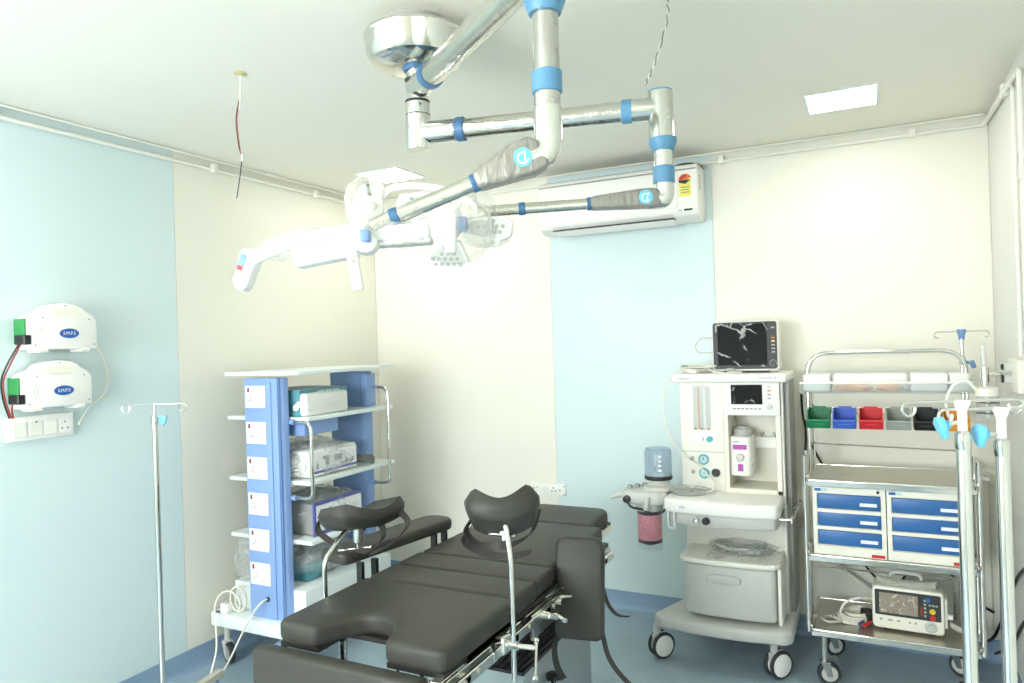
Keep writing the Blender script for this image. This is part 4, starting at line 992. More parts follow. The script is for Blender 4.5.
def near_stand(cx, cy, zt, knob_dir, knob_z, label, leg0, zleg, aw):
    t = thing('infusion_stand', label, 'infusion stand', (cx, cy, 0))
    MB().cyl((cx, cy, zleg), (cx, cy, zt - 0.075), 0.0125, 20).build('pole', 'chrome', t)
    MB().lathe([(0.0127, 0), (0.0142, 0.004), (0.0142, 0.03), (0.009, 0.036)], (cx, cy, zt - 0.095), n=18).build('pole_collar', 'chrome', t)
    up = MB().lathe([(0.0085, zt - 0.08), (0.0085, zt - 0.022), (0.015, zt - 0.004), (0.015, zt), (0, zt)], (cx, cy, 0), n=16).build('inner_pole', 'white_plastic', t)  # white colour stands for blown-out glare on a chrome rod
    d = Vector((math.cos(R(aw)), math.sin(R(aw)), 0)); nrm = Vector((-d.y, d.x, 0))
    # one flat wire loop each side, ends curled down
    for s in (1, -1):
        p = Vector((cx, cy, zt - 0.002)); e = p + d * (s * 0.105)
        pts = [p] + [e + d * (s * 0.013 * math.sin(R(q))) - Vector((0, 0, 1)) * (0.013 - 0.013 * math.cos(R(q))) for q in range(0, 291, 22)]
        MB().tube(pts, 0.003, 8).build('bag_hook', 'chrome', up, loc=(0, 0, 0))
    k = Vector(knob_dir)
    MB().cyl((cx, cy, knob_z), Vector((cx, cy, knob_z)) + k * 0.026, 0.004, 8).build('knob_screw', 'chrome', t)
    b = MB(); K = Matrix.Translation(Vector((cx, cy, knob_z)) + k * 0.034) @ Vector((0, 0, 1)).rotation_difference(k).to_matrix().to_4x4()
    b.prism([(0.027 * (1 if a % 120 == 0 else 0.75) * math.cos(R(a + 90)), 0.027 * (1 if a % 120 == 0 else 0.75) * math.sin(R(a + 90))) for a in range(0, 360, 60)], -0.002, 0.012, K, 0.004, 2)
    b.lathe([(0.009, -0.01), (0.01, -0.002), (0, -0.002)], K @ Vector((0, 0, 0)), axis=k, n=12)
    b.build('locking_knob', 'cyan_plastic', t, label='light blue locking knob')
    for i in range(4):
        a = leg0 + 90 * i; Q = Matrix.Translation((cx, cy, 0)) @ Matrix.Rotation(R(a), 4, 'Z'); dd = Vector((math.cos(R(a)), math.sin(R(a)), 0))
        l = MB().box(0.0, 0.27, -0.014, 0.014, zleg - 0.012, zleg + 0.016, 0.004, 1, Q).build('foot_leg', 'beige_leg', t)
        b = MB(); p = Vector((cx, cy, 0)) + dd * 0.25; b.cyl(p + Vector((0, 0, zleg)), p + Vector((0, 0, 0.04)), 0.007, 8)
        b.lathe([(0, -0.01), (0.02, -0.009), (0.022, -0.006), (0.022, 0.006), (0.02, 0.009), (0, 0.01)], p + Vector((0, 0, 0.0225)), axis=(-dd.y, dd.x, 0), n=16)
        b.build('caster', 'rubber', l, loc=(0, 0, 0))
near_stand(3.357, -2.580, 1.509, Vector((-0.93, -0.2, -0.28)).normalized(), 1.469, 'left one of the two thick chrome infusion stands close at the right edge', 72, 0.10, 28)
near_stand(3.424, -2.546, 1.493, Vector((-0.96, -0.28, 0.0)).normalized(), 1.441, 'right one of the two thick chrome infusion stands close at the right edge', 65, 0.06, 24)
# ================================================================ anaesthesia machine
AM = thing('anaesthesia_machine', 'cream and grey anaesthesia machine on four casters against the back wall', 'anaesthesia machine', (2.5, -0.35, 0))
base = [(2.165, -0.60), (2.19, -0.64), (2.35, -0.665), (2.50, -0.672), (2.66, -0.665), (2.82, -0.64), (2.85, -0.60), (2.85, -0.10), (2.80, -0.05), (2.30, -0.05), (2.26, -0.10), (2.25, -0.36)]
MB().prism(base, 0.178, 0.24, None, 0.016, 3).build('base', 'grey_plastic', AM)
for x, y, a in ((2.172, -0.585, 48), (2.757, -0.59, 48), (2.33, -0.12, 100), (2.76, -0.12, 120)):
    caster(AM, x, y, 0.185, 0.067, 0.062, 'grey_plastic', 'rubber', 'white_plastic', yaw=a, twin=True)
MB().box(2.29, 2.815, -0.36, -0.05, 0.235, 0.79, 0.008, 2).build('lower_tower', 'cream_plastic', AM)
b = MB(); b.prism([(2.325, -0.10), (2.325, -0.575), (2.345, -0.60), (2.45, -0.615), (2.66, -0.615), (2.76, -0.60), (2.778, -0.575), (2.778, -0.10)], 0.262, 0.518, None, 0.014, 3)
dr = b.build('drawer', 'grey_plastic', AM)
hp = [(-0.088, 0.0), (-0.08, 0.018), (-0.05, 0.024), (0.05, 0.024), (0.08, 0.018), (0.088, 0.0), (0.08, -0.014), (0.05, -0.02), (-0.05, -0.02), (-0.08, -0.014)]
MB().prism(hp, -0.612, -0.626, Matrix(((1, 0, 0, 2.53), (0, 0, 1, 0), (0, 1, 0, 0.452), (0, 0, 0, 1))), 0.006, 2).build('handle', 'grey_plastic', dr, loc=(0, 0, 0), label='moulded oval drawer handle')
lid = [(2.31, -0.10), (2.305, -0.585), (2.33, -0.615), (2.45, -0.635), (2.66, -0.635), (2.775, -0.615), (2.797, -0.585), (2.80, -0.10)]
MB().prism(lid, 0.522, 0.548, None, 0.008, 2).build('lower_shelf', 'cream_plastic', AM)
MB().box(2.783, 2.80, -0.585, -0.1, 0.25, 0.522, 0.003, 1).build('side_panel', 'cream_plastic', AM)
# work top
wt = [(2.235, -0.32), (2.235, -0.60), (2.25, -0.635), (2.36, -0.665), (2.52, -0.675), (2.68, -0.668), (2.79, -0.645), (2.805, -0.61), (2.805, -0.32)]
MB().prism(wt, 0.772, 0.838, None, 0.012, 3).build('worktop', 'white_plastic', AM)
MB().prism([(x * 0.955 + 0.115, y * 0.95 - 0.012) for x, y in wt], 0.712, 0.773, None, 0.01, 2).build('worktop_apron', 'grey_plastic', AM)
lg = MB().lathe([(0, 0), (0.02, 0), (0.02, 0.0015), (0, 0.0015)], (2.345, -0.6625, 0.806), axis=(0.12, -1, 0), n=24).build('round_badge', 'panel_white', AM)
text('lettering', 'O2+', 0.016, FACE_Y(2.345, -0.6655, 0.806), 'print_grey', lg)
MB().lathe([(0.015, 0), (0.014, 0.018), (0, 0.02)], (2.41, -0.648, 0.748), axis=(0, -1, 0), n=18).build('gas_outlet', 'steel', AM)
MB().lathe([(0.018, 0), (0.018, 0.02), (0.015, 0.024), (0, 0.024)], (2.46, -0.65, 0.745), axis=(0, -1, 0), n=18).build('selector_knob', 'black_plastic', AM)
# upper tower
MB().box(2.285, 2.515, -0.40, -0.06, 0.838, 1.41, 0.006, 2).build('flow_module', 'cream_plastic', AM)
b = MB(); b.box(2.515, 2.80, -0.16, -0.06, 0.838, 1.41); b.box(2.775, 2.80, -0.40, -0.06, 0.838, 1.41, 0.003, 1); b.box(2.515, 2.535, -0.395, -0.06, 0.838, 1.41); b.box(2.515, 2.80, -0.40, -0.06, 0.838, 0.862, 0.003, 1)
b.build('vaporiser_bay', 'warm_plastic', AM)
MB().box(2.515, 2.80, -0.405, -0.15, 1.238, 1.41, 0.006, 2).build('display_module', 'white_plastic', AM)
MB().prism([(2.24, -0.40), (2.25, -0.43), (2.83, -0.43), (2.84, -0.40), (2.84, -0.05), (2.24, -0.05)], 1.408, 1.452, None, 0.01, 3).build('top_cap', 'white_plastic', AM)
text('lettering', 'mindray', 0.019, FACE_Y(2.315, -0.4308, 1.432), 'print_grey', AM)
text('lettering', 'WATO EX-35', 0.015, FACE_Y(2.745, -0.4308, 1.432), 'print_grey', AM)
# flow tubes
ft = MB().box(2.355, 2.448, -0.4035, -0.395, 1.162, 1.388, 0.002, 1).build('flowmeter_window', 'led_off', AM)
for k, m in enumerate(('pale_print', 'peach_cloth', 'mid_grey', 'panel_white', 'mid_grey')):
    x = 2.367 + k * 0.0172
    MB().cyl((x, -0.405, 1.168), (x, -0.405, 1.384), 0.0058 if k % 2 == 0 else 0.0045, 10).build('flow_tube', 'clear_plastic' if k % 2 == 0 else m, ft, loc=(0, 0, 0))
b = MB()
for k in range(3): b.cyl((2.367 + k * 0.0344, -0.412, 1.165), (2.367 + k * 0.0344, -0.402, 1.165), 0.005, 8)
b.build('tube_seats', 'print_grey', ft, loc=(0, 0, 0))
kp = MB().box(2.335, 2.482, -0.406, -0.398, 1.076, 1.152, 0.004, 2).build('knob_panel', 'white_plastic', AM)
MB().lathe([(0.016, 0), (0.015, 0.018), (0, 0.019)], (2.392, -0.406, 1.113), axis=(0, -1, 0), n=18).build('flow_knob', 'panel_white', kp, loc=(0, 0, 0))
MB().lathe([(0.016, 0), (0.015, 0.018), (0, 0.019)], (2.44, -0.406, 1.113), axis=(0, -1, 0), n=18).build('flow_knob', 'teal', kp, loc=(0, 0, 0), label='teal flow knob')
MB().box(2.287, 2.513, -0.4012, -0.399, 1.043, 1.0455).build('panel_seam', 'grey_trim', AM)
for x, z in ((2.403, 1.004), (2.405, 0.933)):
    g = MB().lathe([(0.027, 0), (0.028, 0.006), (0.023, 0.008), (0.021, 0.005), (0, 0.005)], (x, -0.40, z), axis=(0, -1, 0), n=24).build('pressure_gauge', 'teal', AM, label='round gauge with teal ring')
    MB().lathe([(0, 0), (0.0205, 0), (0.0205, 0.0008), (0, 0.0008)], (x, -0.405, z), axis=(0, -1, 0), n=20).build('gauge_dial', 'pale_print', g, loc=(0, 0, 0))
    MB().box(x - 0.0015, x + 0.0015, -0.4075, -0.4056, z - 0.004, z + 0.012).build('gauge_needle', 'dark_grey', g, loc=(0, 0, 0))
for x, z in ((2.342, 1.008), (2.346, 0.937)):
    b = MB(); b.lathe([(0.011, 0), (0.011, 0.006), (0, 0.006)], (x, -0.40, z), axis=(0, -1, 0), n=14); b.cyl((x, -0.406, z - 0.008), (x, -0.406, z + 0.008), 0.003, 8)
    b.build('supply_port', 'mid_grey', AM)
MB().lathe([(0.021, 0), (0.021, 0.016), (0.018, 0.02), (0, 0.02)], (2.467, -0.40, 0.938), axis=(0, -1, 0), n=20).build('selector_knob', 'black_plastic', AM)
MB().lathe([(0.023, -0.001), (0.023, 0.004), (0.021, 0.004)], (2.467, -0.40, 0.938), axis=(0, -1, 0), n=20).build('knob_ring', 'chrome', AM)
# display
sc = MB().box(2.557, 2.715, -0.4085, -0.40, 1.296, 1.396, 0.002, 1).build('display_screen', 'screen', AM)
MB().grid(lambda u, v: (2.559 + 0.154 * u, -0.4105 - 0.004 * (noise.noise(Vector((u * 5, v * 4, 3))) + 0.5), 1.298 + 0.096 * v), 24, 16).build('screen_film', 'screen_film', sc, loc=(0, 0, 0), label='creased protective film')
b = MB()
for k in range(7): b.box(2.565 + k * 0.0215, 2.58 + k * 0.0215, -0.4075, -0.404, 1.27, 1.277, 0.001, 1)
b.build('soft_keys', 'grey_trim', AM)
for z, m in ((1.386, 'pale_print'), (1.366, 'label_orange'), (1.346, 'mid_grey'), (1.327, 'mid_grey')):
    MB().box(2.74, 2.757, -0.4085, -0.404, z - 0.004, z + 0.004, 0.001, 1).build('side_key', m, AM)
MB().lathe([(0.014, 0), (0.013, 0.014), (0, 0.015)], (2.748, -0.404, 1.284), axis=(0, -1, 0), n=18).build('rotary_knob', 'grey_plastic', AM)
# vaporiser on its bar
MB().box(2.535, 2.775, -0.21, -0.16, 1.045, 1.105, 0.004, 1).build('mounting_bar', 'white_plastic', AM)
for x in (2.675, 2.745): MB().lathe([(0.005, 0), (0.005, 0.012), (0.011, 0.014), (0.011, 0.024), (0, 0.027)], (x, -0.19, 1.105), n=12).build('mounting_pin', 'steel', AM)
v = MB().prism([(-0.058, -0.075), (-0.05, -0.10), (0.042, -0.10), (0.058, -0.075), (0.058, 0.06), (-0.058, 0.06)], 0.918, 1.125, Matrix.Translation((2.588, -0.265, 0)), 0.012, 3).build('vaporiser', 'white_plastic', AM)
MB().lathe([(0.05, 1.125), (0.05, 1.15), (0.044, 1.158), (0.03, 1.158), (0.028, 1.168), (0, 1.17)], (2.588, -0.265, 0), n=28).build('vaporiser_dial', 'grey_plastic', v, loc=(0, 0, 0))
MB().box(2.552, 2.622, -0.3675, -0.364, 1.057, 1.082).build('purple_label', 'purple', v, loc=(0, 0, 0), label='purple upper label')
MB().box(2.575, 2.602, -0.3675, -0.364, 0.945, 0.982).build('purple_label', 'purple', v, loc=(0, 0, 0), label='purple lower label')
MB().lathe([(0.02, 0), (0.02, 0.012), (0.014, 0.016), (0, 0.016)], (2.588, -0.365, 1.017), axis=(0, -1, 0), n=20).build('filler_cap', 'grey_plastic', v, loc=(0, 0, 0))
MB().tube(arc((2.637, -0.355, 1.0), 0.014, -80, 80, 8, (1, 0, 0), (0, 0, 1)), 0.003, 6).build('filler_loop', 'grey_plastic', v, loc=(0, 0, 0))
MB().box(2.552, 2.584, -0.3665, -0.364, 1.095, 1.099).build('print_line', 'print_grey', v, loc=(0, 0, 0))
# side rail, grey edge and handle on the right
MB().box(2.80, 2.812, -0.385, -0.06, 0.24, 1.41, 0.003, 1).build('edge_strip', 'white_plastic', AM)
MB().box(2.812, 2.84, -0.34, -0.10, 0.24, 1.41, 0.004, 1).build('side_rail', 'grey_trim', AM)
b = MB(); b.cyl((2.80, -0.56, 0.758), (2.855, -0.56, 0.758), 0.007, 10); b.cyl((2.80, -0.30, 0.758), (2.855, -0.30, 0.758), 0.007, 10); b.box(2.85, 2.862, -0.58, -0.26, 0.745, 0.772, 0.003, 1)
b.build('push_bar', 'steel', AM)
# breathing system on the left
BX, BY = 2.175, -0.48
bs = MB().prism([(1.985, -0.44), (1.99, -0.56), (2.02, -0.585), (2.2, -0.585), (2.235, -0.55), (2.235, -0.36), (2.06, -0.36)], 0.782, 0.85, None, 0.014, 3).build('breathing_block', 'grey_plastic', AM)
MB().lathe([(0.082, 0.85), (0.075, 0.868), (0.058, 0.878), (0.058, 0.905), (0, 0.905)], (BX, BY, 0), n=28).build('bellows_base', 'grey_plastic', bs, loc=(0, 0, 0))
MB().lathe([(0.0, 0.905), (0.073, 0.905), (0.076, 0.915), (0.073, 0.925), (0, 0.926)], (BX, BY, 0), n=28).build('bellows_seal', 'black_plastic', bs, loc=(0, 0, 0))
MB().lathe([(0, 0.926), (0.066, 0.926), (0.066, 0.945), (0.03, 0.95), (0, 0.95)], (BX, BY, 0), n=28).build('bellows', 'white_plastic', bs, loc=(0, 0, 0))
MB().lathe([(0.072, 0.926), (0.073, 1.05), (0.066, 1.066), (0.0, 1.07)], (BX, BY, 0), n=32).build('bellows_dome', 'smoke_plastic', bs, loc=(0, 0, 0), label='clear bellows dome')
b = MB()
for k in range(4): b.box(BX + 0.02, BX + 0.036, BY - 0.0705, BY - 0.0685, 0.955 + k * 0.024, 0.966 + k * 0.024)
b.build('dome_scale', 'panel_white', bs, loc=(0, 0, 0))
MB().cyl((BX, BY, 0.95), (BX, BY, 1.03), 0.014, 12).build('dome_stem', 'white_plastic', bs, loc=(0, 0, 0))
KX, KY = 2.125, -0.50
MB().lathe([(0.072, 0.745), (0.075, 0.785), (0, 0.786)], (KX, KY, 0), n=28).build('canister_collar', 'grey_plastic', bs, loc=(0, 0, 0))
MB().lathe([(0, 0.725), (0.0655, 0.725), (0.0655, 0.752), (0, 0.752)], (KX, KY, 0), n=28).build('canister_lid', 'black_plastic', bs, loc=(0, 0, 0))
MB().lathe([(0, 0.595), (0.02, 0.572), (0.062, 0.588), (0.0635, 0.595), (0.0635, 0.725), (0, 0.725)], (KX, KY, 0), n=32).build('absorbent', 'pink_granules', bs, loc=(0, 0, 0), label='pink absorbent granules')
MB().lathe([(0, 0.56), (0.02, 0.558), (0.0645, 0.575), (0.0645, 0.592), (0.02, 0.576), (0, 0.576)], (KX, KY, 0), n=28).build('canister_grid', 'rubber', bs, loc=(0, 0, 0))
MB().lathe([(0, 0.538), (0.066, 0.538), (0.067, 0.545), (0.067, 0.745)], (KX, KY, 0), n=32).build('canister', 'clear_plastic', bs, loc=(0, 0, 0), label='clear absorber canister')
MB().lathe([(0.02, 0), (0.02, 0.02), (0.012, 0.024), (0, 0.024)], (2.03, -0.58, 0.81), axis=(0, -1, 0), n=16).build('hose_port', 'black_plastic', bs, loc=(0, 0, 0))
MB().tube([(1.99, -0.52, 0.82), (1.955, -0.53, 0.815), (1.92, -0.54, 0.80)], [0.016, 0.016, 0.008], 12).build('hose_port', 'grey_plastic', bs, loc=(0, 0, 0))
MB().tube(smooth_path([(2.03, -0.60, 0.805), (2.06, -0.61, 0.775), (2.12, -0.60, 0.762), (2.17, -0.60, 0.745), (2.22, -0.59, 0.755), (2.245, -0.585, 0.79)]), 0.006, 8).build('sensor_hose', 'black_plastic', bs, loc=(0, 0, 0))
MB().tube([(2.145, -0.59, 0.83), (2.135, -0.60, 0.76)], 0.014, 12).build('drain_lever', 'grey_plastic', bs, loc=(0, 0, 0))
b = MB()
for x, y in ((2.02, -0.50), (2.05, -0.46), (2.08, -0.42)): b.lathe([(0.014, 0.85), (0.014, 0.864), (0.01, 0.868), (0, 0.868)], (x, y, 0), n=14)
b.build('valve_cap', 'mid_grey', bs, loc=(0, 0, 0))
MB().tube(fillet([(2.262, -0.63, 0.775), (2.262, -0.632, 0.69), (2.298, -0.645, 0.69), (2.298, -0.645, 0.775)], 0.017, 6), 0.0045, 8).build('hanging_hook', 'white_plastic', AM)
AM.scale = (0.975, 1, 1); AM.location.x = 2.25 + 0.975 * 0.25
# items lying on the machine
t = thing('bagged_disc', 'flat grey plastic-bagged item lying at the left end of the machine\'s worktop', 'bag', (2.32, -0.5, 0.838))
MB().blob((2.335, -0.47, 0.852), (0.125, 0.085, 0.02), 0.2, 2.6, 2, 4, flat=-0.0135).build('bag', 'bag_clear', t)
MB().lathe([(0, 0.839), (0.088, 0.839), (0.09, 0.843), (0.084, 0.85), (0.03, 0.853), (0, 0.853)], (2.335, -0.47, 0), n=28).build('disc', 'grey_trim', t)
MB().box(2.32, 2.36, -0.49, -0.46, 0.853, 0.857, 0.001, 1).build('print_patch', 'dark_grey', t)
t = thing('bagged_tubing', 'coiled clear tubing in a plastic bag on the machine\'s lower shelf', 'bag', (2.58, -0.45, 0.548))
MB().blob((2.58, -0.42, 0.57), (0.16, 0.13, 0.032), 0.25, 2.6, 6, 4, flat=-0.0215).build('bag', 'bag_clear', t)
MB().tube([(2.58 + (0.05 + 0.0011 * a) * math.cos(a * 0.38) * 1.2, -0.42 + (0.04 + 0.0009 * a) * math.sin(a * 0.38), 0.556 + 0.008 * math.sin(a * 0.13) ** 2 + 0.0003 * a) for a in range(64)], 0.006, 7).build('tubing', 'led_off', t)
MB().box(2.60, 2.68, -0.50, -0.45, 0.560, 0.566, 0.002, 1).build('packet', 'panel_white', t); MB().box(2.65, 2.70, -0.46, -0.42, 0.572, 0.576, 0.002, 1).build('packet', 'drawer_blue', t, label='small blue packet')
t = thing('plastic_sheet', 'clear plastic sheet spread under the bagged tubing on the lower shelf', 'bag', (2.6, -0.5, 0.548))
MB().grid(lambda u, v: (2.43 + 0.36 * u, -0.63 + 0.33 * v, 0.5495 + 0.004 * (0.5 + noise.noise(Vector((u * 6, v * 6, 1))))), 24, 18).build('sheet', 'bag_clear', t)
# patient monitor on top
PM = thing('patient_monitor', 'black-screened patient monitor in a white frame on top of the anaesthesia machine', 'monitor', (2.61, -0.25, 1.452))
mx0, mx1, mz0, mz1, my = 2.442, 2.776, 1.462, 1.722, -0.30
def rr(x0, x1, z0, z1, r, n=5): return arcpts(x1 - r, z1 - r, r, r, 0, 90, n) + arcpts(x0 + r, z1 - r, r, r, 90, 180, n) + arcpts(x0 + r, z0 + r, r, r, 180, 270, n) + arcpts(x1 - r, z0 + r, r, r, 270, 360, n)
def flat_y(poly, y0, y1, bev=0.0): return MB().prism(poly, min(-y0, -y1), max(-y0, -y1), rotX, bev, 2)
flat_y(rr(mx0, mx1, mz0, mz1, 0.018), my, my + 0.13, 0.006).build('case', 'white_plastic', PM)
fr = flat_y(rr(mx0 + 0.006, mx1 - 0.006, mz0 + 0.01, mz1 - 0.004, 0.014), my - 0.004, my + 0.002).build('bezel', 'dark_grey', PM)
MB().box(mx0 + 0.03, mx1 - 0.055, my - 0.0055, my - 0.003, mz0 + 0.03, mz1 - 0.014).build('screen_panel', 'screen', fr, loc=(0, 0, 0))
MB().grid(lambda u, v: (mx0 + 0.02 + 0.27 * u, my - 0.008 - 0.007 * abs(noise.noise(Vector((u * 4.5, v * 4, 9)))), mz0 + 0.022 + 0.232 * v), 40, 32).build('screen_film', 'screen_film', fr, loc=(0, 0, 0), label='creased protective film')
for z, m in ((mz1 - 0.037, 'mid_grey'), (mz1 - 0.09, 'label_orange'), (mz1 - 0.107, 'label_yellow'), (mz1 - 0.127, 'mid_grey'), (mz1 - 0.145, 'mid_grey'), (mz1 - 0.163, 'mid_grey')):
    MB().box(mx1 - 0.033, mx1 - 0.016, my - 0.008, my - 0.004, z - 0.004, z + 0.004, 0.001, 1).build('side_key', m, fr, loc=(0, 0, 0))
MB().lathe([(0.015, 0), (0.0145, 0.013), (0, 0.014)], (mx1 - 0.026, my - 0.004, mz0 + 0.04), axis=(0, -1, 0), n=20).build('rotary_knob', 'black_plastic', fr, loc=(0, 0, 0))
MB().lathe([(0.0165, 0), (0.0175, 0.002), (0.0165, 0.004)], (mx1 - 0.026, my - 0.004, mz0 + 0.04), axis=(0, -1, 0), n=24).build('knob_ring', 'mid_grey', fr, loc=(0, 0, 0))
text('lettering', 'mindray', 0.008, FACE_Y(mx0 + 0.045, my - 0.0045, mz1 - 0.012), 'mid_grey', PM)
MB().box(mx0 + 0.05, mx1 - 0.05, my + 0.02, my + 0.11, 1.452, 1.463, 0.003, 1).build('stand_foot', 'dark_grey', PM)
MB().box(mx0 + 0.075, mx0 + 0.115, my - 0.03, my - 0.012, 1.453, 1.478, 0.003, 1).build('cable_connector', 'mid_grey', PM)
# cable tangle on the cap
t = thing('cable_tangle', 'tangle of white and grey monitor leads left of the patient monitor', 'cable', (2.36, -0.28, 1.452))
rnd = random.Random(3)
for k in range(5):
    cx_, cy_ = 2.36 + rnd.uniform(-0.03, 0.03), -0.28 + rnd.uniform(-0.03, 0.03)
    a0 = rnd.uniform(0, 6)
    MB().tube([(cx_ + (0.06 + 0.006 * k) * math.cos(a0 + q * 0.35), cy_ + 0.06 * math.sin(a0 + q * 0.35), 1.458 + 0.007 * k + 0.012 * (0.5 + 0.5 * math.sin(q * 0.23 + k))) for q in range(30)], 0.004, 6).build('lead', ('cable_white', 'cable_grey', 'cable_white', 'print_grey', 'cable_white')[k], t)
MB().box(2.32, 2.365, -0.37, -0.33, 1.452, 1.475, 0.008, 2).build('clip_connector', 'white_plastic', t)
MB().box(2.375, 2.43, -0.30, -0.26, 1.453, 1.49, 0.005, 2).build('lead_box', 'cable_grey', t)
MB().tube(fillet([(2.44, -0.22, 1.64), (2.37, -0.24, 1.64), (2.34, -0.26, 1.60), (2.36, -0.27, 1.56), (2.44, -0.25, 1.56)], 0.02), 0.003, 6).build('lead', 'cable_grey', t)
MB().tube(smooth_path([(2.43, -0.36, 1.475), (2.47, -0.39, 1.462), (2.52, -0.40, 1.456), (2.6, -0.38, 1.46), (2.55, -0.36, 1.457)]), 0.004, 6).build('lead', 'cable_white', t)
t = thing('monitor_lead', 'long white lead drooping from the monitor past the machine\'s left side', 'cable', (2.25, -0.4, 1.3))
MB().tube(smooth_path([(2.34, -0.36, 1.46), (2.27, -0.42, 1.462), (2.225, -0.45, 1.40), (2.21, -0.46, 1.26), (2.235, -0.46, 1.14), (2.30, -0.44, 1.03), (2.38, -0.425, 0.97), (2.44, -0.44, 0.91), (2.455, -0.46, 0.862), (2.42, -0.47, 0.845)]), 0.004, 7).build('lead', 'cable_white', t)
# ================================================================ steel emergency trolley
TX0, TX1, TYF, TYB = 2.915, 3.585, -0.62, -0.16
TR = thing('emergency_trolley', 'chrome emergency trolley with hoop frame, bins and blue drawers in the right corner', 'trolley', ((TX0 + TX1) / 2, -0.39, 0))
def tray(z, name, m='chrome'):
    b = MB(); b.box(TX0, TX1, TYF, TYB, z - 0.028, z - 0.004, 0.003, 1)
    o = b.build(name, 'chrome', TR)
    MB().box(TX0 + 0.012, TX1 - 0.012, TYF + 0.012, TYB - 0.012, z - 0.006, z, 0.001, 1).build('tray_surface', 'steel_tray', o, loc=(0, 0, 0))
    b = MB()
    for a0, a1, c0, c1 in ((TX0, TX1, TYF, TYF + 0.012), (TX0, TX1, TYB - 0.012, TYB), (TX0, TX0 + 0.012, TYF, TYB), (TX1 - 0.012, TX1, TYF, TYB)): b.box(a0, a1, c0, c1, z - 0.008, z + 0.004, 0.003, 2)
    b.build('tray_rim', 'chrome', o, loc=(0, 0, 0))
    return o
tray(0.271, 'bottom_tray'); tray(0.619, 'middle_tray'); tray(0.966, 'top_tray')
for x, ys in ((TX0 - 0.014, (-0.545, -0.42)), (TX1 + 0.014, (-0.56, -0.42))):
    for y, zz in zip(ys, ((0.235, 1.07), (0.25, 1.075))):
        p = MB().tube([(x, y, zz[0]), (x, y, zz[1])], 0.0115, 14).build('post', 'chrome', TR)
        b = MB()
        for z in (0.262, 0.615, 0.972): b.cyl((x - 0.006, y, z), (x + (0.02 if x < 3 else -0.02), y, z), 0.009, 8)
        b.build('post_bracket', 'steel', p, loc=(0, 0, 0))
HY = -0.40
hoop = fillet([(TX0 + 0.0, HY + 0.03, 0.966), (TX0 + 0.0, HY + 0.03, 1.55), (TX1 - 0.0, HY + 0.03, 1.55), (TX1 - 0.0, HY + 0.03, 0.966)], 0.11, 10)
MB().tube(hoop, 0.0105, 14).build('hoop_frame', 'chrome', TR)
MB().tube([(TX0 + 0.02, HY + 0.055, 0.966), (TX0 + 0.02, HY + 0.055, 1.44)], 0.006, 10).build('inner_rod', 'chrome', TR)
b = MB(); b.tube([(TX0, HY + 0.03, 1.105), (TX1, HY + 0.03, 1.09)], 0.0045, 8)
b.build('cross_rod', 'chrome', TR)
MB().tube([(TX0, TYB + 0.01, 0.43), (TX1, TYB + 0.01, 0.43)], 0.005, 8).build('cross_rod', 'chrome', TR)
b = MB(); b.box(TX0, TX1, HY + 0.016, HY + 0.02, 1.255, 1.285, 0.001, 1); b.build('bin_rail', 'chrome', TR)
# white hanging tray under the hoop
wtz = 1.385
b = MB(); b.box(TX0 - 0.03, TX1 + 0.02, HY - 0.03, HY + 0.12, wtz - 0.03, wtz - 0.024, 0.001, 1)
b.box(TX0 - 0.03, TX1 + 0.02, HY - 0.034, HY - 0.03, wtz - 0.03, wtz + 0.022, 0.001, 1); b.box(TX0 - 0.03, TX1 + 0.02, HY + 0.118, HY + 0.122, wtz - 0.03, wtz + 0.075, 0.001, 1)
b.box(TX0 - 0.034, TX0 - 0.03, HY - 0.034, HY + 0.122, wtz - 0.03, wtz + 0.03, 0.001, 1); b.box(TX1 + 0.02, TX1 + 0.024, HY - 0.034, HY + 0.122, wtz - 0.03, wtz + 0.03, 0.001, 1)
b.build('instrument_tray', 'clear_plastic', TR, label='clear acrylic tray under the hoop')
b = MB(); b.box(TX0 - 0.032, TX1 + 0.022, HY - 0.036, HY - 0.029, wtz + 0.016, wtz + 0.026, 0.001, 1); b.build('tray_lip', 'white_plastic', TR)
for x, m, a, s in ((2.96, 'pack_white', -0.026, 0.062), (3.19, 'pack_white', 0.005, 0.16), (3.435, 'pack_white', -0.026, 0.075), (3.555, 'pack_white', -0.026, 0.04)):
    nm = {2.96: 'leftmost white wrapped pack in the acrylic tray under the hoop', 3.19: 'long second white wrapped pack from the left in the acrylic tray', 3.435: 'third white wrapped pack from the left in the acrylic tray', 3.555: 'rightmost white wrapped pack in the acrylic tray under the hoop'}[x]
    tag(MB().box(x - s, x + s, HY + a, HY + 0.11, wtz - 0.0235, wtz + 0.062, 0.012, 3, None).build('wrapped_pack', m), nm, 'pack', 'packs in the acrylic tray')
b = MB(); b.blob((3.115, HY - 0.012, wtz - 0.004), (0.085, 0.013, 0.017), 0.3, 2.5, 7, 3); tag(b.build('glove_packet', 'peach_cloth'), 'peach rubber gloves bunched at the front left of the acrylic tray', 'gloves')
b = MB(); b.blob((3.265, HY - 0.012, wtz - 0.002), (0.052, 0.013, 0.018), 0.3, 2.5, 9, 3); tag(b.build('glove_packet', 'peach_cloth'), 'peach and white gloves bunched at the middle of the acrylic tray', 'gloves')
b = MB(); b.blob((3.345, HY - 0.012, wtz - 0.002), (0.018, 0.013, 0.016), 0.3, 2.5, 12, 3); tag(b.build('tubing_packet', 'grey_plastic'), 'small grey packet at the front of the acrylic tray', 'packet')
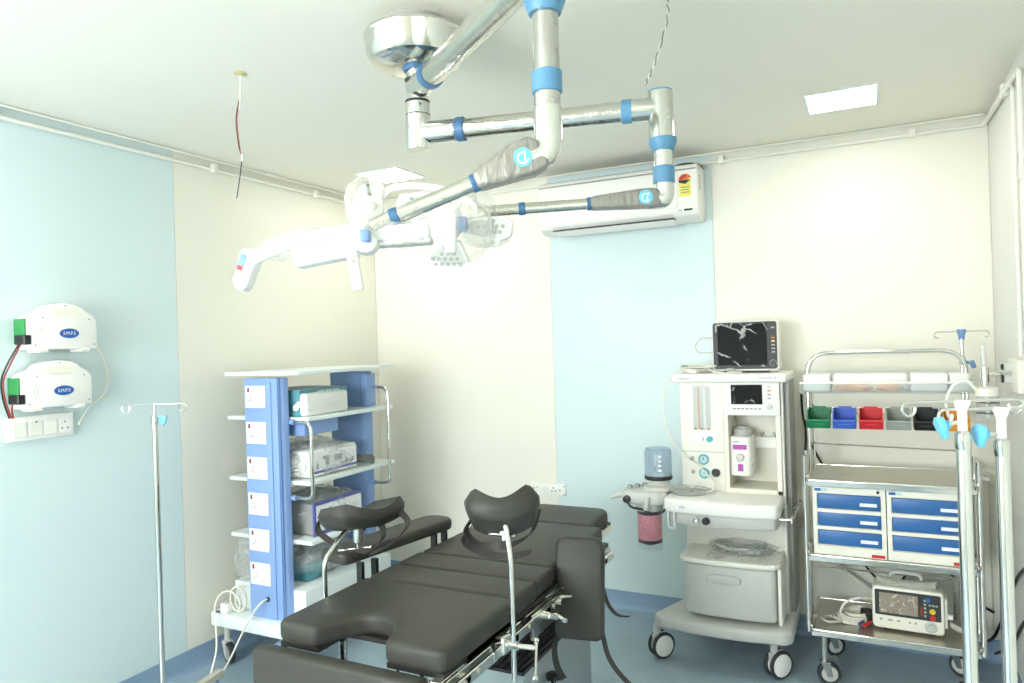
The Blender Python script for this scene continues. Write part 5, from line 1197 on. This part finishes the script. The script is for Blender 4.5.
# trolley's own infusion pole
ip = MB().tube([(TX1 - 0.01, HY + 0.07, 0.966), (TX1 - 0.01, HY + 0.07, 1.60)], 0.0085, 12).build('infusion_pole', 'chrome', TR)
px_, py_ = TX1 - 0.01, HY + 0.07
for s in (1, -1):
    p = Vector((px_, py_, 1.635)); d = Vector((0.97, 0.24, 0)) * s; e = p + d * 0.10
    MB().tube([p, e] + [e + d * (0.014 * math.sin(R(q))) - Vector((0, 0, 1)) * (0.014 - 0.014 * math.cos(R(q))) for q in range(25, 221, 25)], 0.0032, 8).build('bag_hook', 'chrome', ip, loc=(0, 0, 0))
MB().lathe([(0.0, 1.598), (0.013, 1.598), (0.013, 1.615), (0.019, 1.635), (0.019, 1.645), (0, 1.645)], (px_, py_, 0), n=16).build('pole_head', 'slate_blue', ip, loc=(0, 0, 0), label='blue hook holder')
b = MB(); b.cyl((px_, py_, 1.50), (px_ + 0.03, py_ - 0.01, 1.49), 0.007, 8)
b.prism([((0.024 if k % 2 == 0 else 0.016) * math.cos(R(k * 60)), (0.024 if k % 2 == 0 else 0.016) * math.sin(R(k * 60))) for k in range(6)], -0.01, 0.01, Matrix.Translation((px_ + 0.038, py_ - 0.012, 1.487)) @ Matrix.Rotation(R(70), 4, 'Y'), 0.004, 2)
b.build('locking_knob', 'slate_blue', ip, loc=(0, 0, 0), label='blue locking knob')
MB().lathe([(0.012, 1.485), (0.014, 1.49), (0.014, 1.515), (0.012, 1.52)], (px_, py_, 0), n=14).build('pole_collar', 'chrome', ip, loc=(0, 0, 0))
MB().box(TX1 + 0.03, TX1 + 0.055, -0.53, -0.50, 0.985, 1.005, 0.003, 1).build('clamp_lever', 'steel', TR)
for x, y, a in ((TX0 + 0.05, -0.555, 15), (TX1 - 0.05, -0.555, -160), (TX0 + 0.06, -0.22, 30), (TX1 - 0.06, -0.22, -30)):
    c = caster(TR, x, y, 0.25, 0.052, 0.03, 'steel', 'rubber', 'grey_plastic', yaw=a)
    Q = Matrix.Translation((x, y, 0)) @ Matrix.Rotation(R(a + 35), 4, 'Z')
    MB().box(0.0, 0.085, -0.016, 0.016, 0.108, 0.116, 0.003, 1, Q).build('brake_pedal', 'steel', c, loc=(0, 0, 0))
# six hanging bins
for k, (m, cn_) in enumerate((('bin_green', 'green'), ('bin_blue', 'blue'), ('bin_red', 'red'), ('bin_grey', 'grey'), ('bin_black', 'black'), ('bin_orange', 'orange'))):
    cx_ = TX0 + 0.052 + k * 0.1125; w = 0.048; y1, y0 = HY + 0.014, HY - 0.125
    t = thing('storage_bin', cn_ + ' plastic bin hanging on the trolley\'s rail', 'bin', (cx_, HY, 1.19), 'coloured bins on the trolley rail')
    b = MB()
    b.box(cx_ - w, cx_ + w, y0 + 0.02, y1, 1.195, 1.199, 0.001, 1); b.box(cx_ - w, cx_ + w, y1 - 0.004, y1, 1.195, 1.283, 0.001, 1)
    for s in (-1, 1):
        xx = cx_ + s * w
        b.prism([(-y1, 1.195), (-y1, 1.283), (-(y0 + 0.07), 1.283), (-(y0 + 0.045), 1.262), (-y0, 1.236), (-(y0 + 0.02), 1.195)], -0.002, 0.002, Matrix(((0, 0, 1, xx), (-1, 0, 0, 0), (0, 1, 0, 0), (0, 0, 0, 1))))
    b.prism([(-(y0 + 0.02), 1.195), (-(y0 + 0.024), 1.195), (-(y0 + 0.004), 1.236), (-y0, 1.236)], -w, w, Matrix(((0, 0, 1, cx_), (-1, 0, 0, 0), (0, 1, 0, 0), (0, 0, 0, 1))))
    b.box(cx_ - w - 0.003, cx_ + w + 0.003, y0 - 0.004, y0 + 0.006, 1.23, 1.239, 0.002, 1)
    b.build('tub', m, t)
    MB().box(cx_ - 0.026, cx_ + 0.026, y0 + 0.0085, y0 + 0.0105, 1.213, 1.228, 0.0005, 1, None).build('label_holder', m, t)
    MB().box(cx_ - 0.03, cx_ + 0.03, y1 - 0.001, y1 + 0.004, 1.262, 1.29, 0.001, 1).build('hanging_lip', m, t)
# two drawer units
def drawers(x0, x1, label):
    z0, z1, yf, yb = 0.6235, 0.938, -0.602, -0.19
    t = thing('drawer_unit', label, 'drawer unit', ((x0 + x1) / 2, -0.4, z0), 'drawer units on the trolley')
    b = MB(); b.box(x0, x1, yf + 0.012, yb, z0, z1, 0.002, 1); b.box(x0, x0 + 0.018, yf, yf + 0.02, z0, z1); b.box(x1 - 0.018, x1, yf, yf + 0.02, z0, z1)
    b.box(x0 + 0.018, x1 - 0.018, yf, yf + 0.02, z0, z0 + 0.042); b.box(x0 + 0.018, x1 - 0.018, yf, yf + 0.02, z1 - 0.03, z1)
    for k in (1, 2): b.box(x0 + 0.018, x1 - 0.018, yf, yf + 0.02, z0 + 0.042 + k * 0.0808 - 0.008, z0 + 0.042 + k * 0.0808 + 0.008)
    b.build('cabinet', 'warm_plastic', t)
    for k in range(3):
        a = z0 + 0.046 + k * 0.0808 + (0.006 if k else 0)
        d = MB().box(x0 + 0.02, x1 - 0.02, yf + 0.002, yf + 0.03, a, a + 0.066, 0.004, 2).build('drawer', 'drawer_blue', t)
        MB().box(x1 - 0.105, x1 - 0.035, yf - 0.0015, yf + 0.003, a + 0.018, a + 0.033, 0.001, 1).build('label_plate', 'panel_white', d, loc=(0, 0, 0))
    p = MB().box(x0 + 0.008, x0 + 0.062, yf - 0.0012, yf, z1 - 0.0225, z1 - 0.0085).build('name_plate', 'pale_print', t)
    MB().box(x0 + 0.009, x0 + 0.036, yf - 0.0018, yf - 0.001, z1 - 0.0215, z1 - 0.0095).build('name_plate_print', 'logo_blue', p, loc=(0, 0, 0))
    MB().box(x1 - 0.062, x1 - 0.008, yf - 0.0012, yf, z0 + 0.004, z0 + 0.018).build('red_sticker', 'red', t, label='red sticker')
    MB().lathe([(0.007, 0), (0.006, 0.004), (0, 0.004)], (x1 - 0.03, yf, z1 - 0.015), axis=(0, -1, 0), n=14).build('lock', 'dark_grey', t)
drawers(2.938, 3.24, 'left unit of three blue drawers on the trolley\'s middle tray')
drawers(3.244, 3.556, 'right unit of three blue drawers on the trolley\'s middle tray')
# defibrillator monitor on the bottom tray
DF = thing('defibrillator', 'white portable defibrillator with carry handle on the trolley\'s bottom tray', 'defibrillator', (3.315, -0.43, 0.275))
dx0, dx1, dz0, dz1, dy = 3.175, 3.462, 0.283, 0.475, -0.515
Qd = Matrix.Translation((3.315, -0.45, 0)) @ Matrix.Rotation(R(-3), 4, 'Z') @ Matrix.Translation((-3.315, 0.45, 0))
def dflat(poly, y0, y1, bev=0.0): return MB().prism(poly, min(-y0, -y1), max(-y0, -y1), Qd @ rotX, bev, 2)
dflat(rr(dx0, dx1, dz0, dz1, 0.02), dy, dy + 0.14, 0.008).build('case', 'warm_plastic', DF)
sp = dflat(rr(dx0 + 0.012, dx1 - 0.012, dz0 + 0.062, dz1 - 0.014, 0.006), dy - 0.002, dy + 0.002).build('front_panel', 'dark_grey', DF)
MB().box(dx0 + 0.03, dx0 + 0.185, dy - 0.004, dy - 0.0015, dz0 + 0.075, dz1 - 0.026, 0, 1, Qd).build('screen_panel', 'screen_brown', sp, loc=(0, 0, 0))
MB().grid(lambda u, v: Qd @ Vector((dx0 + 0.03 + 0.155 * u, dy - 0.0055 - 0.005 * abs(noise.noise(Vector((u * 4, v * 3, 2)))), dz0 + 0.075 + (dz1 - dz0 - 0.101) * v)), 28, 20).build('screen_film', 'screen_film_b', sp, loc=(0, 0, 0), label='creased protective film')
for x, z, m, r in ((dx1 - 0.045, dz0 + 0.105, 'yellow', 0.0125), (dx1 - 0.045, dz0 + 0.077, 'red', 0.0125), (dx1 - 0.062, dz0 + 0.155, 'drawer_blue', 0.011)):
    MB().lathe([(r, 0), (r * 0.9, 0.005), (0, 0.006)], Qd @ Vector((x, dy - 0.002, z)), axis=(0, -1, 0), n=18).build('button', m, sp, loc=(0, 0, 0))
b = MB()
for k in range(5): b.box(dx0 + 0.208, dx0 + 0.218, dy - 0.004, dy - 0.001, dz0 + 0.078 + k * 0.017, dz0 + 0.087 + k * 0.017, 0, 1, Qd)
for k in range(3): b.box(dx1 - 0.06 + k * 0.013, dx1 - 0.05 + k * 0.013, dy - 0.004, dy - 0.001, dz0 + 0.128, dz0 + 0.136, 0, 1, Qd)
b.build('soft_keys', 'mid_grey', sp, loc=(0, 0, 0))
MB().box(dx0 + 0.196, dx0 + 0.202, dy - 0.003, dy - 0.001, dz0 + 0.08, dz0 + 0.12, 0, 1, Qd).build('red_mark', 'red', sp, loc=(0, 0, 0))
MB().lathe([(0.026, 0), (0.026, 0.003), (0.022, 0.003), (0.021, 0.001), (0.015, 0.001), (0.014, 0.012), (0, 0.013)], Qd @ Vector((dx1 - 0.052, dy, dz0 + 0.034)), axis=(0, -1, 0), n=24).build('dial', 'grey_plastic', DF)
b = MB()
for x, w_ in ((0.03, 0.012), (0.063, 0.02), (0.10, 0.012), (0.148, 0.008), (0.17, 0.008)): b.box(dx0 + x, dx0 + x + w_, dy - 0.002, dy + 0.002, dz0 + 0.037, dz0 + 0.046, 0.001, 1, Qd)
b.build('printed_keys', 'mid_grey', DF)
MB().tube([Qd @ p for p in fillet([(dx0 + 0.075, -0.45, dz1 - 0.01), (dx0 + 0.075, -0.45, dz1 + 0.055), (dx1 - 0.085, -0.45, dz1 + 0.055), (dx1 - 0.085, -0.45, dz1 - 0.01)], 0.03)], 0.0105, 12).build('handle', 'grey_plastic', DF)
cp = [Vector((dx0 + 0.02 + 0.24 * k / 288, -0.475 + 0.015 * math.cos(k * 0.75), dz1 + 0.022 + 0.015 * math.sin(k * 0.75) - 0.012 * math.sin(math.pi * k / 288))) for k in range(289)]
MB().tube([Qd @ p for p in cp], 0.0042, 5).build('coiled_cord', 'cable_grey', DF)
MB().box(dx1, dx1 + 0.012, dy + 0.02, dy + 0.12, dz0 + 0.03, dz1 - 0.03, 0.003, 1, Qd).build('paddle_holder', 'warm_plastic', DF)
b = MB()
for x in (dx0 + 0.05, dx1 - 0.05):
    for y in (dy + 0.025, dy + 0.11): b.cyl((x, y, 0.275), (x, y, dz0 + 0.003), 0.01, 10)
b.build('foot', 'rubber', DF)
MB().box(dx1 + 0.004, dx1 + 0.034, dy + 0.03, dy + 0.06, 0.35, 0.37, 0.004, 1, Qd).build('white_connector', 'panel_white', DF)
cp = [Vector((dx1 + 0.02 + 0.08 * k / 120, -0.46 - 0.02 * k / 120 + 0.011 * math.cos(k * 0.8), 0.32 - 0.03 * k / 120 + 0.011 * math.sin(k * 0.8))) for k in range(121)]
MB().tube(cp, 0.004, 5).build('coiled_cord', 'cable_grey', DF)
t = thing('coiled_hose', 'grey coiled hose hanging behind the right side of the defibrillator', 'hose', (3.53, -0.3, 0.4))
MB().tube([Vector((3.525 + 0.012 * math.cos(k * 0.8), -0.3 + 0.012 * math.sin(k * 0.8), 0.29 + 0.2 * k / 160)) for k in range(161)], 0.004, 5).build('coil', 'cable_grey', t)
t = thing('cable_bundle', 'coil of pale cables with red and blue plugs left of the defibrillator', 'cable', (3.07, -0.46, 0.275))
rnd = random.Random(5)
for k in range(4):
    c0 = (3.075 + 0.01 * k, -0.44 + 0.012 * k); rx_, ry_ = 0.07 - 0.006 * k, 0.06
    MB().tube([(c0[0] + rx_ * math.cos(q * 0.4), c0[1] + ry_ * math.sin(q * 0.4), 0.281 + 0.009 * k + 0.006 * math.sin(q * 0.31 + k)) for q in range(36)], 0.0045, 6).build('loop', 'cable_white', t)
MB().tube(smooth_path([(3.16, -0.42, 0.385), (3.10, -0.44, 0.38), (3.05, -0.45, 0.35), (3.035, -0.45, 0.30), (3.06, -0.46, 0.285)]), 0.0055, 8).build('lead', 'cable_white', t)
MB().tube([(3.178, -0.42, 0.385), (3.12, -0.43, 0.383)], [0.012, 0.008], 10).build('lead_plug', 'cable_grey', t)
MB().tube(fillet([(2.96, -0.50, 0.283), (2.985, -0.53, 0.283), (3.05, -0.49, 0.283), (2.985, -0.44, 0.283), (2.955, -0.48, 0.283), (2.96, -0.5, 0.283)], 0.02), 0.007, 8).build('clip', 'cable_grey', t)
for x, y, m, l in ((3.135, -0.52, 'red', 'red plug'), (3.15, -0.50, 'red', 'red plug'), (3.115, -0.51, 'indigo', 'blue plug')):
    MB().tube([(x, y, 0.285), (x + 0.018, y + 0.03, 0.29)], [0.008, 0.006], 8).build('plug', m, t, label=l)
MB().box(3.12, 3.17, -0.45, -0.40, 0.276, 0.33, 0.006, 1).build('battery_box', 'black_plastic', t)
# cables behind
tag(MB().tube(smooth_path([(2.87, -0.03, 1.18), (2.872, -0.025, 1.08), (2.865, -0.03, 1.0), (2.85, -0.04, 0.95)]), 0.006, 7).build('black_cable', 'black_plastic'), 'shorter black cable against the wall right of the anaesthesia machine', 'cable')
tag(MB().tube(smooth_path([(2.855, -0.02, 1.32), (2.86, -0.02, 1.2), (2.885, -0.02, 1.08), (2.93, -0.03, 0.98), (2.97, -0.05, 0.9), (3.05, -0.06, 0.62), (3.13, -0.06, 0.45), (3.2, -0.06, 0.36)]), 0.006, 7).build('black_cable', 'black_plastic'), 'longer black cable slanting down behind the trolley', 'cable')
tag(MB().tube(smooth_path([(2.845, -0.06, 0.60), (2.90, -0.05, 0.5), (2.98, -0.05, 0.44), (3.06, -0.06, 0.38), (3.12, -0.08, 0.34), (3.2, -0.08, 0.28)]), 0.009, 8).build('white_hose', 'cable_white'), 'pale hose slanting down behind the trolley', 'hose')
tag(MB().tube(smooth_path([(3.30, -0.06, 0.35), (3.36, -0.06, 0.47), (3.42, -0.06, 0.53), (3.48, -0.06, 0.48), (3.55, -0.06, 0.40), (3.62, -0.05, 0.31), (3.70, -0.05, 0.26)]), 0.007, 7).build('black_cable', 'black_plastic'), 'black cable arching behind the defibrillator', 'cable')
# ================================================================ right wall: gas outlet, flowmeter, cables
GZ, GY = 1.452, -0.60
t = thing('gas_outlet_panel', 'cream medical gas outlet box on the right wall', 'gas outlet', (RX, GY, GZ))
MB().box(RX - 0.028, RX, -0.78, -0.56, GZ - 0.07, GZ + 0.065, 0.004, 2).build('panel', 'warm_plastic', t)
b = MB()
for z in (GZ - 0.02, GZ + 0.03): b.box(RX - 0.052, RX - 0.02, -0.64, -0.585, z - 0.018, z + 0.018, 0.004, 1)
b.build('outlet_body', 'grey_plastic', t)
b = MB(); b.cyl((RX - 0.06, GY - 0.01, GZ + 0.03), (RX - 0.05, GY - 0.01, GZ + 0.03), 0.012, 12); b.cyl((RX - 0.06, GY - 0.01, GZ - 0.02), (RX - 0.05, GY - 0.01, GZ - 0.02), 0.016, 12)
b.build('outlet_socket', 'black_plastic', t)
FX, FYY = 3.628, -0.60
t = thing('oxygen_flowmeter', 'chrome oxygen flowmeter with clear humidifier bottle plugged into the gas outlet', 'flowmeter', (FX, FYY, GZ))
b = MB(); b.cyl((RX - 0.055, GY, GZ), (FX, FYY, GZ), 0.007, 12); b.lathe([(0.012, 0), (0.012, 0.02), (0, 0.02)], (FX + 0.03, FYY, GZ), axis=(1, 0, 0), n=14); b.cyl((FX, FYY, GZ - 0.035), (FX, FYY, GZ + 0.028), 0.017, 16); b.cyl((FX, FYY, GZ - 0.06), (FX, FYY, GZ - 0.03), 0.009, 12)
b.build('valve_body', 'chrome', t)
MB().tube([(FX - 0.0, FYY, GZ + 0.02), (FX - 0.004, FYY, GZ + 0.125), (FX - 0.005, FYY, GZ + 0.14)], [0.010, 0.010, 0.006], 14).build('flow_tube', 'clear_plastic', t)
MB().cyl((FX, FYY, GZ + 0.02), (FX - 0.004, FYY, GZ + 0.12), 0.004, 8).build('flow_scale', 'panel_white', t)
MB().lathe([(0, GZ - 0.05), (0.02, GZ - 0.052), (0.044, GZ - 0.06), (0.046, GZ - 0.09), (0.042, GZ - 0.092), (0, GZ - 0.092)], (FX + 0.008, FYY, 0), n=28).build('bottle_cap', 'cream_plastic', t)
MB().lathe([(0.041, GZ - 0.092), (0.043, GZ - 0.11), (0.042, GZ - 0.185), (0.036, GZ - 0.197), (0, GZ - 0.199)], (FX + 0.008, FYY, 0), n=28).build('humidifier_bottle', 'clear_plastic', t)
b = MB()
for k in range(3): b.lathe([(0.0428, GZ - 0.12 - k * 0.022), (0.0428, GZ - 0.1215 - k * 0.022)], (FX + 0.008, FYY, 0), n=24)
b.build('bottle_marks', 'dark_grey', t)
MB().cyl((FX + 0.008, FYY, GZ - 0.09), (FX + 0.008, FYY, GZ - 0.185), 0.008, 10).build('bubble_tube', 'white_plastic', t)
MB().tube(smooth_path([(FX - 0.03, FYY, GZ - 0.07), (FX - 0.07, FYY - 0.01, GZ - 0.03), (FX - 0.12, FYY - 0.03, GZ - 0.05), (FX - 0.145, FYY - 0.04, GZ - 0.11), (FX - 0.14, FYY - 0.04, GZ - 0.17), (FX - 0.12, FYY - 0.04, GZ - 0.21)]), 0.006, 8).build('oxygen_tube', 'white_plastic', t)
# white device box and cables on the right wall behind the stands
tag(MB().box(3.60, 3.70, -0.018, 0.0, 0.16, 0.90, 0.004, 1).build('service_panel', 'wall_cream'), 'tall cream cover panel low on the back wall in the right corner', 'panel')
t = thing('wall_bracket', 'short cream arm with chrome clip sticking out behind the right trolley posts', 'bracket', (3.66, -0.06, 0.98))
MB().prism([(-0.05, 0.02), (0.075, -0.035), (0.08, -0.06), (-0.05, -0.01)], -0.01, 0.01, Matrix.Translation((3.65, -0.03, 0.985)) @ rotX, 0.003, 1).build('arm', 'warm_plastic', t)
MB().tube([(3.60, -0.03, 1.02), (3.65, -0.05, 0.995), (3.68, -0.05, 0.965)], 0.006, 8).build('clip', 'chrome', t)
tag(MB().tube(smooth_path([(3.60, -0.045, 0.135), (3.655, -0.05, 0.115), (3.70, -0.05, 0.15), (3.735, -0.2, 0.35), (3.737, -0.45, 0.55), (3.737, -0.75, 0.70)]), 0.007, 8).build('black_cable', 'black_plastic'), 'black cable looping along the floor edge in the right corner', 'cable')
tag(MB().tube(smooth_path([(3.69, -0.15, 0.10), (3.725, -0.35, 0.22), (3.735, -0.55, 0.38), (3.737, -0.75, 0.5)]), 0.007, 8).build('black_cable', 'black_plastic'), 'lower black cable rising along the right wall behind the stands', 'cable')
